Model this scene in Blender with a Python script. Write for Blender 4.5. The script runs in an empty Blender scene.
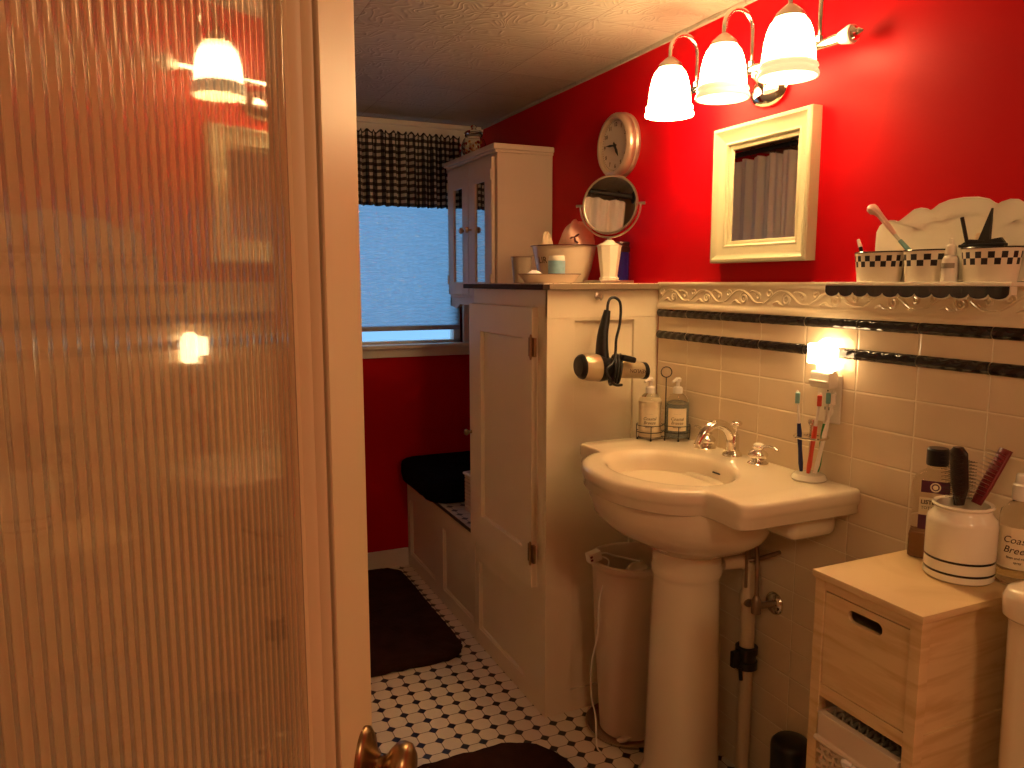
import bpy, bmesh, math, random
from math import pi, sin, cos, radians, sqrt, atan2
from mathutils import Vector, Matrix

random.seed(7)
SC = bpy.context.scene
COL = SC.collection

# ------------------------------------------------------------------ camera, world, light, exposure
CAM_Z = 1.33
cd = bpy.data.cameras.new('camera'); cam = bpy.data.objects.new('camera', cd); COL.objects.link(cam)
cd.sensor_width = 36.0; cd.lens = 769.0 / 1024.0 * 36.0; cd.clip_start = 0.02; cd.clip_end = 50
cam.location = (0, 0, CAM_Z)
cam.rotation_euler = (radians(90 - 7.55), 0, radians(-24.4))
SC.camera = cam

SC.view_settings.view_transform = 'Standard'
SC.view_settings.look = 'None'
SC.view_settings.gamma = 1.0
SC.view_settings.use_curve_mapping = False
SC.view_settings.exposure = 1.45

LAMP = (1.0, 0.665, 0.30)       # warm bulbs
SHADE_L = 11.0                  # radiance of the glass shades
BULB_W = 1.0
NIGHT_L = 7.0
HALL_FILL_W = 4.0
ENTRY_FILL_W = 6.5
DAY = 0.56

w = bpy.data.worlds.new('dusk_sky'); SC.world = w; w.use_nodes = True
w.node_tree.nodes['Background'].inputs[0].default_value = (0.20, 0.45, 0.78, 1)
w.node_tree.nodes['Background'].inputs[1].default_value = 1.0 * DAY


def lamp(name, kind, loc, energy, color, size=0.1, rot=(0, 0, 0), size_y=None):
    l = bpy.data.lights.new(name, kind); o = bpy.data.objects.new(name, l); COL.objects.link(o)
    l.energy = energy; l.color = color; o.location = loc; o.rotation_euler = rot
    if kind == 'AREA':
        l.size = size
        if size_y: l.shape = 'RECTANGLE'; l.size_y = size_y
    else:
        l.shadow_soft_size = size
    return o


# added fill light from the hall side, not a known lamp
lamp('hall_fill_light', 'POINT', (-0.62, -0.25, 1.9), HALL_FILL_W, (1.0, 0.68, 0.34), 0.08)
# invented fill light behind the camera, brightens floor, door and cabinet front
lamp('entrance_fill_light', 'POINT', (0.70, -0.62, 1.93), ENTRY_FILL_W, (1.0, 0.68, 0.34), 0.12)
# daylight outside the window
lamp('daylight', 'AREA', (0.94, 4.3, 1.5), 3.4 * DAY, (0.28, 0.57, 0.92), 1.4, (radians(-90), 0, 0), 1.4)

# ------------------------------------------------------------------ materials
MATS = {}


def new_mat(name):
    m = bpy.data.materials.new(name); m.use_nodes = True
    nt = m.node_tree; b = nt.nodes['Principled BSDF']
    MATS[name] = m
    return m, nt, b


def N(nt, t, **kw):
    n = nt.nodes.new(t)
    for k, v in kw.items(): setattr(n, k, v)
    return n


def L(nt, a, b): nt.links.new(a, b)


def math_node(nt, op, a, b=None, c=None):
    n = N(nt, 'ShaderNodeMath', operation=op)
    for i, v in enumerate((a, b, c)):
        if v is None: continue
        if isinstance(v, (int, float)): n.inputs[i].default_value = v
        else: L(nt, v, n.inputs[i])
    return n.outputs[0]


def mixc(nt, fac, c1, c2):
    n = N(nt, 'ShaderNodeMix', data_type='RGBA')
    if isinstance(fac, (int, float)): n.inputs[0].default_value = fac
    else: L(nt, fac, n.inputs[0])
    for i, c in ((6, c1), (7, c2)):
        if isinstance(c, tuple): n.inputs[i].default_value = (*c[:3], 1)
        else: L(nt, c, n.inputs[i])
    return n.outputs[2]


def pmat(name, color, rough=0.5, metal=0.0, var=0.0, vscale=6.0, bump=0.0, bscale=80.0, coat=0.0, spec=0.5, bdist=0.002, trans=0.0, ior=1.45):
    m, nt, b = new_mat(name)
    b.inputs['Base Color'].default_value = (*color, 1)
    b.inputs['Roughness'].default_value = rough
    b.inputs['Metallic'].default_value = metal
    b.inputs['Specular IOR Level'].default_value = spec
    b.inputs['Coat Weight'].default_value = coat
    b.inputs['Transmission Weight'].default_value = trans
    b.inputs['IOR'].default_value = ior
    tc = N(nt, 'ShaderNodeTexCoord')
    if var > 0:
        no = N(nt, 'ShaderNodeTexNoise'); no.inputs['Scale'].default_value = vscale; no.inputs['Detail'].default_value = 5
        L(nt, tc.outputs['Object'], no.inputs['Vector'])
        lo = tuple(c * (1 - var) for c in color); hi = tuple(min(1, c * (1 + var)) for c in color)
        L(nt, mixc(nt, no.outputs[0], lo, hi), b.inputs['Base Color'])
    if bump > 0:
        no = N(nt, 'ShaderNodeTexNoise'); no.inputs['Scale'].default_value = bscale; no.inputs['Detail'].default_value = 3
        L(nt, tc.outputs['Object'], no.inputs['Vector'])
        bp = N(nt, 'ShaderNodeBump'); bp.inputs['Strength'].default_value = bump; bp.inputs['Distance'].default_value = bdist
        L(nt, no.outputs[0], bp.inputs['Height']); L(nt, bp.outputs[0], b.inputs['Normal'])
    return m


def emat(name, color, strength):
    m, nt, b = new_mat(name)
    b.inputs['Base Color'].default_value = (0.8, 0.75, 0.65, 1)
    b.inputs['Roughness'].default_value = 0.3
    b.inputs['Emission Color'].default_value = (*color, 1)
    b.inputs['Emission Strength'].default_value = strength
    return m


RED = pmat('red_paint', (0.52, 0.0012, 0.006), 0.45, var=0.05, vscale=3, bump=0.05, bscale=220, bdist=0.001, spec=0.14)
CREAM = pmat('cream_paint', (0.80, 0.70, 0.52), 0.42, var=0.05, vscale=5, bump=0.06, bscale=60)
TRIM = pmat('white_trim_paint', (0.80, 0.74, 0.62), 0.45, var=0.04)
FRAMEM = pmat('ivory_frame_paint', (0.54, 0.49, 0.33), 0.4, var=0.05, vscale=12)
WALLC = pmat('plain_wall_paint', (0.66, 0.52, 0.34), 0.7, var=0.05)
DOORP = pmat('door_paint', (0.76, 0.62, 0.40), 0.42, var=0.03, vscale=4)
CABP = pmat('cabinet_paint', (0.66, 0.52, 0.40), 0.5, var=0.05, vscale=4)
PORC = pmat('porcelain', (0.80, 0.69, 0.52), 0.12, coat=0.4, var=0.015, vscale=3)
WHITEC = pmat('white_ceramic', (0.84, 0.78, 0.64), 0.15, coat=0.4)
PLASW = pmat('white_plastic', (0.80, 0.74, 0.64), 0.35)
CHROME = pmat('chrome', (0.80, 0.76, 0.70), 0.10, metal=1.0)
STEEL = pmat('brushed_nickel', (0.62, 0.56, 0.48), 0.28, metal=1.0)
BRASS = pmat('antique_brass', (0.34, 0.23, 0.12), 0.30, metal=1.0, var=0.25, vscale=18)
IRON = pmat('black_iron', (0.015, 0.012, 0.012), 0.45)
BLACKP = pmat('black_plastic', (0.012, 0.011, 0.012), 0.3)
BLACKG = pmat('black_glaze', (0.012, 0.010, 0.012), 0.10, coat=0.6)
DARKW = pmat('dark_brown_edge', (0.05, 0.028, 0.018), 0.7, spec=0.2)
DKBROWN = pmat('brush_brown', (0.03, 0.014, 0.01), 0.3, var=0.3, vscale=30)
DKRED = pmat('brush_red', (0.16, 0.012, 0.014), 0.3)
NAVY = pmat('navy_plastic', (0.012, 0.02, 0.10), 0.3)
GREENP = pmat('green_plastic', (0.02, 0.22, 0.05), 0.3)
REDP = pmat('red_plastic', (0.6, 0.06, 0.03), 0.3)
TEALP = pmat('teal_bristles', (0.20, 0.42, 0.42), 0.6)
CLEARP = pmat('pale_clear_plastic', (0.80, 0.74, 0.66), 0.25)
PINKP = pmat('pink_wrapper', (0.80, 0.50, 0.42), 0.35, var=0.2, vscale=60, bump=0.5, bscale=120)
SILVERP = pmat('champagne_plastic', (0.55, 0.44, 0.28), 0.3, metal=0.35)
PAPER = pmat('label_paper', (0.80, 0.68, 0.48), 0.7, var=0.05, vscale=30)
INK = pmat('brown_ink', (0.07, 0.03, 0.015), 0.7)
LOTION = pmat('cream_lotion', (0.82, 0.70, 0.50), 0.35)
BLUELIQ = pmat('blue_soap', (0.50, 0.60, 0.62), 0.1, trans=0.7, ior=1.2)
AMBER = pmat('amber_mouthwash', (0.42, 0.20, 0.06), 0.05, trans=0.6)
GLASSC = pmat('clear_bottle', (0.93, 0.90, 0.84), 0.03, trans=1.0, ior=1.2)
PURPLE = pmat('maroon_label', (0.09, 0.015, 0.05), 0.4)
BIN = pmat('bin_plastic', (0.62, 0.48, 0.36), 0.4, var=0.03)
ENAMEL = pmat('enamel_cream', (0.70, 0.58, 0.44), 0.22, var=0.06, vscale=14)
ENAMELG = pmat('enamel_grey', (0.30, 0.24, 0.18), 0.25)
RIMB = pmat('rim_maroon', (0.10, 0.02, 0.02), 0.3)
BLUEP = pmat('blue_paper', (0.24, 0.44, 0.56), 0.6, var=0.2, vscale=90)
TISSUE = pmat('tissue', (0.82, 0.78, 0.78), 0.8)
COBALT = pmat('cobalt_glass', (0.012, 0.014, 0.16), 0.06, coat=0.5)
CLOTHP = pmat('pink_cloth', (0.80, 0.46, 0.36), 0.9, var=0.2, vscale=40)
CLOTHC = pmat('cream_cloth', (0.74, 0.56, 0.38), 0.9, var=0.1, vscale=40)
MIRROR = pmat('mirror_silver', (0.92, 0.90, 0.88), 0.015, metal=1.0)
PANEGL = pmat('cabinet_mirror_glass', (0.62, 0.60, 0.58), 0.03, metal=1.0)
CURT = pmat('white_curtain', (0.82, 0.78, 0.70), 0.8, bump=0.1, bscale=300)
BLACKC = pmat('black_plush', (0.006, 0.005, 0.006), 0.95, var=0.5, vscale=40, bump=1.0, bscale=260, bdist=0.006, spec=0.1)
RUGM = pmat('dark_brown_plush', (0.050, 0.020, 0.014), 0.95, var=0.6, vscale=14, bump=1.0, bscale=240, bdist=0.008, spec=0.08)
WICKER = pmat('white_wicker', (0.70, 0.56, 0.40), 0.6, var=0.1, vscale=60)
LINER = pmat('cloth_liner', (0.66, 0.54, 0.42), 0.9, bump=0.15, bscale=400)
PVC = pmat('white_pipe', (0.66, 0.52, 0.36), 0.4, var=0.1)
PIPEB = pmat('dull_pipe', (0.30, 0.20, 0.13), 0.35, metal=0.6)
BLUESH = None


def wood_mat():
    m, nt, b = new_mat('pale_bamboo_wood')
    tc = N(nt, 'ShaderNodeTexCoord'); mp = N(nt, 'ShaderNodeMapping'); L(nt, tc.outputs['Object'], mp.inputs[0])
    mp.inputs['Scale'].default_value = (1.6, 1.6, 15)
    no = N(nt, 'ShaderNodeTexNoise'); no.inputs['Scale'].default_value = 3; no.inputs['Detail'].default_value = 8; no.inputs['Distortion'].default_value = 0.6
    L(nt, mp.outputs[0], no.inputs[0])
    cr = N(nt, 'ShaderNodeValToRGB'); L(nt, no.outputs[0], cr.inputs[0])
    cr.color_ramp.elements[0].position = 0.30; cr.color_ramp.elements[0].color = (0.56, 0.36, 0.16, 1)
    cr.color_ramp.elements[1].position = 0.55; cr.color_ramp.elements[1].color = (0.72, 0.53, 0.29, 1)
    L(nt, cr.outputs[0], b.inputs['Base Color']); b.inputs['Roughness'].default_value = 0.5
    return m


WOOD = wood_mat()


def floor_mat(name, white, px, py, ox, oy):
    """white octagons with black dots"""
    m, nt, b = new_mat(name)
    tc = N(nt, 'ShaderNodeTexCoord'); sp = N(nt, 'ShaderNodeSeparateXYZ'); L(nt, tc.outputs['Object'], sp.inputs[0])

    def cell(out, o, p):
        t = math_node(nt, 'DIVIDE', math_node(nt, 'SUBTRACT', out, o), p)
        r = math_node(nt, 'SUBTRACT', t, math_node(nt, 'ROUND', t))
        return math_node(nt, 'ABSOLUTE', r)
    u = cell(sp.outputs[0], ox, px); v = cell(sp.outputs[1], oy, py)
    s = math_node(nt, 'ADD', u, v)
    dot = math_node(nt, 'LESS_THAN', s, 0.250)
    # rounded octagon: distance from the cell centre
    cu = math_node(nt, 'SUBTRACT', 0.5, u); cv = math_node(nt, 'SUBTRACT', 0.5, v)
    g1 = math_node(nt, 'LESS_THAN', math_node(nt, 'MINIMUM', u, v), 0.022)
    g2 = math_node(nt, 'LESS_THAN', s, 0.285)
    grout = math_node(nt, 'MAXIMUM', g1, g2)
    no = N(nt, 'ShaderNodeTexNoise'); no.inputs['Scale'].default_value = 9; L(nt, tc.outputs['Object'], no.inputs[0])
    wc = mixc(nt, no.outputs[0], tuple(c * 0.93 for c in white), white)
    c1 = mixc(nt, grout, wc, (0.22, 0.14, 0.09))
    c2 = mixc(nt, dot, c1, (0.010, 0.009, 0.014))
    L(nt, c2, b.inputs['Base Color']); b.inputs['Roughness'].default_value = 0.28
    bp = N(nt, 'ShaderNodeBump'); bp.inputs['Strength'].default_value = 0.4; bp.inputs['Distance'].default_value = 0.001; bp.invert = True
    h = math_node(nt, 'MULTIPLY', grout, math_node(nt, 'SUBTRACT', 1.0, dot))
    L(nt, h, bp.inputs['Height']); L(nt, bp.outputs[0], b.inputs['Normal'])
    return m


FLOORM = floor_mat('octagon_dot_tile', (0.80, 0.70, 0.56), 0.0597, 0.0597, 0.6415, 2.0192)


def walltile_mat():
    m, nt, b = new_mat('cream_wall_tile')
    tc = N(nt, 'ShaderNodeTexCoord'); sp = N(nt, 'ShaderNodeSeparateXYZ'); L(nt, tc.outputs['Object'], sp.inputs[0])

    def cell(out, o, p):
        t = math_node(nt, 'DIVIDE', math_node(nt, 'SUBTRACT', out, o), p)
        r = math_node(nt, 'SUBTRACT', t, math_node(nt, 'ROUND', t))
        return math_node(nt, 'MULTIPLY', math_node(nt, 'ABSOLUTE', r), p)
    u = cell(sp.outputs[1], 1.423, 0.1565); v = cell(sp.outputs[2], 1.081, 0.0775)
    d = math_node(nt, 'MINIMUM', u, v)
    mr = N(nt, 'ShaderNodeMapRange'); mr.inputs[1].default_value = 0.0007; mr.inputs[2].default_value = 0.0035; L(nt, d, mr.inputs[0])
    grout = math_node(nt, 'LESS_THAN', d, 0.0012)
    no = N(nt, 'ShaderNodeTexNoise'); no.inputs['Scale'].default_value = 7; no.inputs['Detail'].default_value = 4; L(nt, tc.outputs['Object'], no.inputs[0])
    tcol = mixc(nt, no.outputs[0], (0.66, 0.52, 0.35), (0.76, 0.62, 0.44))
    L(nt, mixc(nt, grout, tcol, (0.86, 0.76, 0.58)), b.inputs['Base Color'])
    b.inputs['Roughness'].default_value = 0.16; b.inputs['Coat Weight'].default_value = 0.2
    bp = N(nt, 'ShaderNodeBump'); bp.inputs['Strength'].default_value = 0.7; bp.inputs['Distance'].default_value = 0.0015
    L(nt, mr.outputs[0], bp.inputs['Height']); L(nt, bp.outputs[0], b.inputs['Normal'])
    return m


TILE = walltile_mat()
CAPT = pmat('cream_border_tile', (0.76, 0.64, 0.46), 0.18, coat=0.3, var=0.04, vscale=9)


def liner_mat():
    m, nt, b = new_mat('black_rope_liner')
    b.inputs['Base Color'].default_value = (0.014, 0.010, 0.010, 1); b.inputs['Roughness'].default_value = 0.14
    tc = N(nt, 'ShaderNodeTexCoord'); mp = N(nt, 'ShaderNodeMapping'); L(nt, tc.outputs['Object'], mp.inputs[0])
    wv = N(nt, 'ShaderNodeTexWave', wave_type='BANDS', bands_direction='DIAGONAL'); wv.inputs['Scale'].default_value = 18; wv.inputs['Distortion'].default_value = 1.0
    L(nt, mp.outputs[0], wv.inputs[0])
    bp = N(nt, 'ShaderNodeBump'); bp.inputs['Strength'].default_value = 0.5; bp.inputs['Distance'].default_value = 0.003
    L(nt, wv.outputs[1], bp.inputs['Height']); L(nt, bp.outputs[0], b.inputs['Normal'])
    return m


LINERT = liner_mat()


def ceiling_mat():
    m, nt, b = new_mat('embossed_ceiling_tile')
    tc = N(nt, 'ShaderNodeTexCoord'); sp = N(nt, 'ShaderNodeSeparateXYZ'); L(nt, tc.outputs['Object'], sp.inputs[0])
    P = 0.305

    def parts(out, o):
        t = math_node(nt, 'DIVIDE', math_node(nt, 'SUBTRACT', out, o), P)
        return t, math_node(nt, 'FLOOR', t)
    tx, fx = parts(sp.outputs[0], 0.85); ty, fy = parts(sp.outputs[1], 2.906)

    def edge(t):
        r = math_node(nt, 'SUBTRACT', t, math_node(nt, 'ROUND', t))
        return math_node(nt, 'ABSOLUTE', r)
    ed = math_node(nt, 'MINIMUM', edge(tx), edge(ty))
    cmb = N(nt, 'ShaderNodeCombineXYZ'); L(nt, fx, cmb.inputs[0]); L(nt, fy, cmb.inputs[1])
    wn = N(nt, 'ShaderNodeTexWhiteNoise'); L(nt, cmb.outputs[0], wn.inputs[0])
    no = N(nt, 'ShaderNodeTexNoise'); no.inputs['Scale'].default_value = 10; no.inputs['Detail'].default_value = 4; L(nt, tc.outputs['Object'], no.inputs[0])
    f = math_node(nt, 'ADD', math_node(nt, 'MULTIPLY', wn.outputs[0], 0.55), math_node(nt, 'MULTIPLY', no.outputs[0], 0.45))
    c = mixc(nt, f, (0.36, 0.31, 0.245), (0.49, 0.42, 0.33))
    seam = math_node(nt, 'LESS_THAN', ed, 0.006)
    L(nt, mixc(nt, seam, c, (0.30, 0.23, 0.18)), b.inputs['Base Color']); b.inputs['Roughness'].default_value = 0.55
    # swirls
    nd = N(nt, 'ShaderNodeTexNoise'); nd.inputs['Scale'].default_value = 13; nd.inputs['Detail'].default_value = 0; nd.inputs['Distortion'].default_value = 0.6; L(nt, tc.outputs['Object'], nd.inputs[0])
    h = math_node(nt, 'SINE', math_node(nt, 'MULTIPLY', nd.outputs[0], 46.0))
    h = math_node(nt, 'POWER', math_node(nt, 'MULTIPLY', math_node(nt, 'ADD', h, 1.0), 0.5), 3.0)
    h = math_node(nt, 'SUBTRACT', h, math_node(nt, 'MULTIPLY', seam, 0.6))
    bp = N(nt, 'ShaderNodeBump'); bp.inputs['Strength'].default_value = 0.45; bp.inputs['Distance'].default_value = 0.004
    L(nt, h, bp.inputs['Height']); L(nt, bp.outputs[0], b.inputs['Normal'])
    return m


CEILM = ceiling_mat()


def gingham_mat():
    m, nt, b = new_mat('black_white_gingham')
    uv = N(nt, 'ShaderNodeUVMap'); sp = N(nt, 'ShaderNodeSeparateXYZ'); L(nt, uv.outputs[0], sp.inputs[0])

    def st(o):
        t = math_node(nt, 'FRACT', o)
        return math_node(nt, 'LESS_THAN', t, 0.5)
    f = math_node(nt, 'MULTIPLY', math_node(nt, 'ADD', st(sp.outputs[0]), st(sp.outputs[1])), 0.5)
    cr = N(nt, 'ShaderNodeValToRGB'); L(nt, f, cr.inputs[0]); cr.color_ramp.interpolation = 'CONSTANT'
    e = cr.color_ramp.elements; e[0].position = 0; e[0].color = (0.62, 0.58, 0.50, 1); e[1].position = 0.25; e[1].color = (0.075, 0.065, 0.06, 1)
    k = e.new(0.75); k.color = (0.012, 0.010, 0.010, 1)
    L(nt, cr.outputs[0], b.inputs['Base Color']); b.inputs['Roughness'].default_value = 0.9
    return m


GINGHAM = gingham_mat()


def shadecloth_mat():
    m, nt, b = new_mat('blue_cellular_fabric')
    nt.nodes.remove(b)
    out = nt.nodes['Material Output']
    d = N(nt, 'ShaderNodeBsdfDiffuse'); d.inputs[0].default_value = (0.55, 0.62, 0.68, 1)
    t = N(nt, 'ShaderNodeBsdfTranslucent'); t.inputs[0].default_value = (0.72, 0.84, 0.92, 1)
    mx = N(nt, 'ShaderNodeMixShader'); mx.inputs[0].default_value = 0.75
    L(nt, d.outputs[0], mx.inputs[1]); L(nt, t.outputs[0], mx.inputs[2]); L(nt, mx.outputs[0], out.inputs[0])
    return m


BLIND = shadecloth_mat()


def pane_mat():
    m, nt, b = new_mat('window_glass')
    nt.nodes.remove(b); out = nt.nodes['Material Output']
    t = N(nt, 'ShaderNodeBsdfTransparent'); g = N(nt, 'ShaderNodeBsdfGlossy'); g.inputs['Roughness'].default_value = 0.02
    fr = N(nt, 'ShaderNodeFresnel'); fr.inputs[0].default_value = 1.45
    mx = N(nt, 'ShaderNodeMixShader'); L(nt, fr.outputs[0], mx.inputs[0]); L(nt, t.outputs[0], mx.inputs[1]); L(nt, g.outputs[0], mx.inputs[2]); L(nt, mx.outputs[0], out.inputs[0])
    return m


PANE = pane_mat()


def reed_mat():
    m, nt, b = new_mat('reeded_glass')
    b.inputs['Base Color'].default_value = (0.93, 0.80, 0.62, 1)
    b.inputs['Transmission Weight'].default_value = 0.86
    b.inputs['Roughness'].default_value = 0.03
    b.inputs['IOR'].default_value = 1.62
    return m


REED = reed_mat()
SHADEM = emat('lit_shade_glass', LAMP, SHADE_L)
_nt = SHADEM.node_tree; _tc = N(_nt, 'ShaderNodeTexCoord'); _sp = N(_nt, 'ShaderNodeSeparateXYZ'); L(_nt, _tc.outputs['Object'], _sp.inputs[0])
_d = math_node(_nt, 'DIVIDE', math_node(_nt, 'ADD', _sp.outputs[2], 0.008), 0.058)       # the bulb hangs at mid height
_f = math_node(_nt, 'MAXIMUM', math_node(_nt, 'SUBTRACT', 1.0, math_node(_nt, 'POWER', math_node(_nt, 'ABSOLUTE', _d), 2.2)), 0.06)
L(_nt, math_node(_nt, 'MULTIPLY', _f, SHADE_L * 1.35), _nt.nodes['Principled BSDF'].inputs['Emission Strength'])
BULBM = emat('lit_bulb', LAMP, SHADE_L)
RIML = emat('shade_rim_glass', (1.0, 0.80, 0.38), 0.30)
NIGHTM = emat('night_light_lens', (1.0, 0.66, 0.32), NIGHT_L)


def check_mat():
    """white enamel with a black check band, by UV"""
    m, nt, b = new_mat('white_tin_checker_band')
    uv = N(nt, 'ShaderNodeUVMap'); sp = N(nt, 'ShaderNodeSeparateXYZ'); L(nt, uv.outputs[0], sp.inputs[0])
    v = sp.outputs[1]
    fu = math_node(nt, 'LESS_THAN', math_node(nt, 'FRACT', sp.outputs[0]), 0.5)
    up = math_node(nt, 'GREATER_THAN', v, 0.69)
    x = math_node(nt, 'ABSOLUTE', math_node(nt, 'SUBTRACT', fu, up))
    band = math_node(nt, 'MULTIPLY', math_node(nt, 'GREATER_THAN', v, 0.50), math_node(nt, 'LESS_THAN', v, 0.88))
    f = math_node(nt, 'MULTIPLY', x, band)
    L(nt, mixc(nt, f, (0.80, 0.72, 0.58), (0.012, 0.010, 0.016)), b.inputs['Base Color']); b.inputs['Roughness'].default_value = 0.3
    return m


CHECK = check_mat()


# ------------------------------------------------------------------ mesh builder
class MB:
    def __init__(s):
        s.bm = bmesh.new(); s.mi = 0; s.uv = None

    def _mat(s, faces):
        for f in faces: f.material_index = s.mi

    def box(s, a, b, bevel=0.0, seg=2, M=None):
        a = Vector(a); b = Vector(b); c = (a + b) / 2; d = b - a
        mat = Matrix.Translation(c) @ Matrix.Diagonal((abs(d.x), abs(d.y), abs(d.z), 1))
        if M is not None: mat = M @ mat
        n0 = set(s.bm.faces)
        r = bmesh.ops.create_cube(s.bm, size=1.0, matrix=mat)
        if bevel > 0:
            es = list({e for v in r['verts'] for e in v.link_edges})
            bmesh.ops.bevel(s.bm, geom=es, offset=bevel, segments=seg, affect='EDGES', profile=0.5)
        s._mat([f for f in s.bm.faces if f not in n0])
        return s

    def rings(s, rings, closed=True, cap0=False, cap1=False):
        """rings: list of lists of points with equal counts"""
        vr = [[s.bm.verts.new(p) for p in r] for r in rings]
        n = len(vr[0]); fs = []
        for i in range(len(vr) - 1):
            for j in range(n if closed else n - 1):
                k = (j + 1) % n
                fs.append(s.bm.faces.new((vr[i][j], vr[i][k], vr[i + 1][k], vr[i + 1][j])))
        if cap0: fs.append(s.bm.faces.new(list(reversed(vr[0]))))
        if cap1: fs.append(s.bm.faces.new(vr[-1]))
        s._mat(fs)
        return vr

    def lathe(s, prof, o=(0, 0, 0), M=None, n=32, sx=1.0, sy=1.0, cap0=True, cap1=True, a0=0.0):
        o = Vector(o); rs = []
        for (r, z) in prof:
            ring = []
            for j in range(n):
                a = 2 * pi * j / n + a0
                p = Vector((r * sx * cos(a), r * sy * sin(a), z))
                ring.append((M @ p if M is not None else p) + o)
            rs.append(ring)
        s.rings(rs, True, cap0, cap1)
        return s

    def tube(s, pts, r, n=10, closed=False, cap=True, flat=1.0):
        pts = [Vector(p) for p in pts]; m = len(pts)
        rr = r if isinstance(r, (list, tuple)) else [r] * m
        T = []
        for i in range(m):
            if closed: t = pts[(i + 1) % m] - pts[i - 1]
            else: t = pts[min(i + 1, m - 1)] - pts[max(i - 1, 0)]
            T.append(t.normalized() if t.length > 1e-9 else Vector((0, 0, 1)))
        up = Vector((0, 0, 1)) if abs(T[0].z) < 0.9 else Vector((1, 0, 0))
        u = T[0].cross(up).normalized(); rs = []
        for i in range(m):
            u = (u - T[i] * u.dot(T[i]))
            u = u.normalized() if u.length > 1e-6 else T[i].orthogonal().normalized()
            v = T[i].cross(u)
            rs.append([pts[i] + (u * cos(2 * pi * j / n) + v * sin(2 * pi * j / n) * flat) * rr[i] for j in range(n)])
        if closed:
            rs.append(rs[0]); s.rings(rs, True)
            bmesh.ops.remove_doubles(s.bm, verts=list(s.bm.verts), dist=1e-6)
        else: s.rings(rs, True, cap, cap)
        return s

    def prism(s, poly, f0, f1):
        """poly of 2d points; f0,f1 map (u,v) -> 3d for the two faces"""
        s.rings([[f0(*p) for p in poly], [f1(*p) for p in poly]], True, True, True)
        return s

    def grid(s, fn, nu, nv, uvf=None):
        vs = [[s.bm.verts.new(fn(i / nu, j / nv)) for j in range(nv + 1)] for i in range(nu + 1)]
        lay = s.bm.loops.layers.uv.verify() if uvf else None
        for i in range(nu):
            for j in range(nv):
                f = s.bm.faces.new((vs[i][j], vs[i + 1][j], vs[i + 1][j + 1], vs[i][j + 1])); f.material_index = s.mi
                if uvf:
                    for l, (a, b) in zip(f.loops, ((i, j), (i + 1, j), (i + 1, j + 1), (i, j + 1))):
                        l[lay].uv = uvf(a / nu, b / nv)
        return s

    def text(s, body, size, fn, extrude=0.0004, shear=0.0, align='CENTER', space=1.0, offset=0.0):
        """fn maps (tx,ty,tz) -> 3d point"""
        c = bpy.data.curves.new('t', 'FONT'); c.body = body; c.size = size; c.extrude = extrude; c.shear = shear
        c.align_x = align; c.align_y = 'CENTER'; c.resolution_u = 3; c.space_character = space; c.offset = offset
        o = bpy.data.objects.new('t', c); me = o.to_mesh()
        vs = [s.bm.verts.new(fn(*v.co)) for v in me.vertices]
        for p in me.polygons:
            try: f = s.bm.faces.new([vs[k] for k in p.vertices]); f.material_index = s.mi
            except ValueError: pass
        o.to_mesh_clear(); bpy.data.objects.remove(o); bpy.data.curves.remove(c)
        return s

    def xf(s, M):
        bmesh.ops.transform(s.bm, matrix=M, verts=list(s.bm.verts)); return s

    def build(s, name, mat, parent=None, smooth=35, normals=True, off=None):
        if normals: bmesh.ops.recalc_face_normals(s.bm, faces=list(s.bm.faces))
        me = bpy.data.meshes.new(name); s.bm.to_mesh(me); s.bm.free()
        for m in (mat if isinstance(mat, (list, tuple)) else [mat]): me.materials.append(m)
        if smooth:
            me.shade_smooth(); me.set_sharp_from_angle(angle=radians(smooth))
        o = bpy.data.objects.new(name, me); COL.objects.link(o)
        if smooth and smooth <= 50:
            wn = o.modifiers.new('weighted_normals', 'WEIGHTED_NORMAL'); wn.keep_sharp = True
        if parent is not None: o.parent = parent
        if off is not None: o.location = off
        return o


def tag(o, label=None, cat=None, group=None, kind=None):
    if label: o['label'] = label
    if cat: o['category'] = cat
    if group: o['group'] = group
    if kind: o['kind'] = kind
    return o


def thing(name, label, cat, loc=(0, 0, 0), rotz=0.0, group=None, kind=None):
    o = bpy.data.objects.new(name, None); COL.objects.link(o); o.empty_display_size = 0.05
    o.location = loc; o.rotation_euler = (0, 0, rotz)
    return tag(o, label, cat, group, kind)


def struct(name, mb, m, parent=None, **kw):
    o = mb.build(name, m, parent, **kw)
    if parent is None: o['kind'] = 'structure'
    return o


def arc(c, r, a0, a1, n, ax=(1, 0, 0), ay=(0, 0, 1)):
    c = Vector(c); ax = Vector(ax); ay = Vector(ay)
    return [c + ax * r * cos(a0 + (a1 - a0) * i / n) + ay * r * sin(a0 + (a1 - a0) * i / n) for i in range(n + 1)]


def smoothpath(pts, sub=6):
    """Catmull-Rom"""
    P = [Vector(p) for p in pts]; P = [2 * P[0] - P[1]] + P + [2 * P[-1] - P[-2]]; out = []
    for i in range(1, len(P) - 2):
        a, b, c, d = P[i - 1:i + 3]
        for k in range(sub):
            t = k / sub
            out.append(0.5 * ((2 * b) + (c - a) * t + (2 * a - 5 * b + 4 * c - d) * t * t + (3 * b - a - 3 * c + d) * t ** 3))
    out.append(P[-2]); return out


def basis(o, x, y, z):
    M = Matrix.Identity(4)
    for i, v in enumerate((x, y, z)):
        v = Vector(v)
        for k in range(3): M[k][i] = v[k]
    for k in range(3): M[k][3] = o[k]
    return M


def wrap(r, phi, z0, o=(0, 0, 0)):
    """text mapped on a vertical cylinder facing angle phi"""
    return lambda x, y, z: Vector((o[0] + (r + z) * cos(phi + x / r), o[1] + (r + z) * sin(phi + x / r), o[2] + z0 + y))


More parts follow.
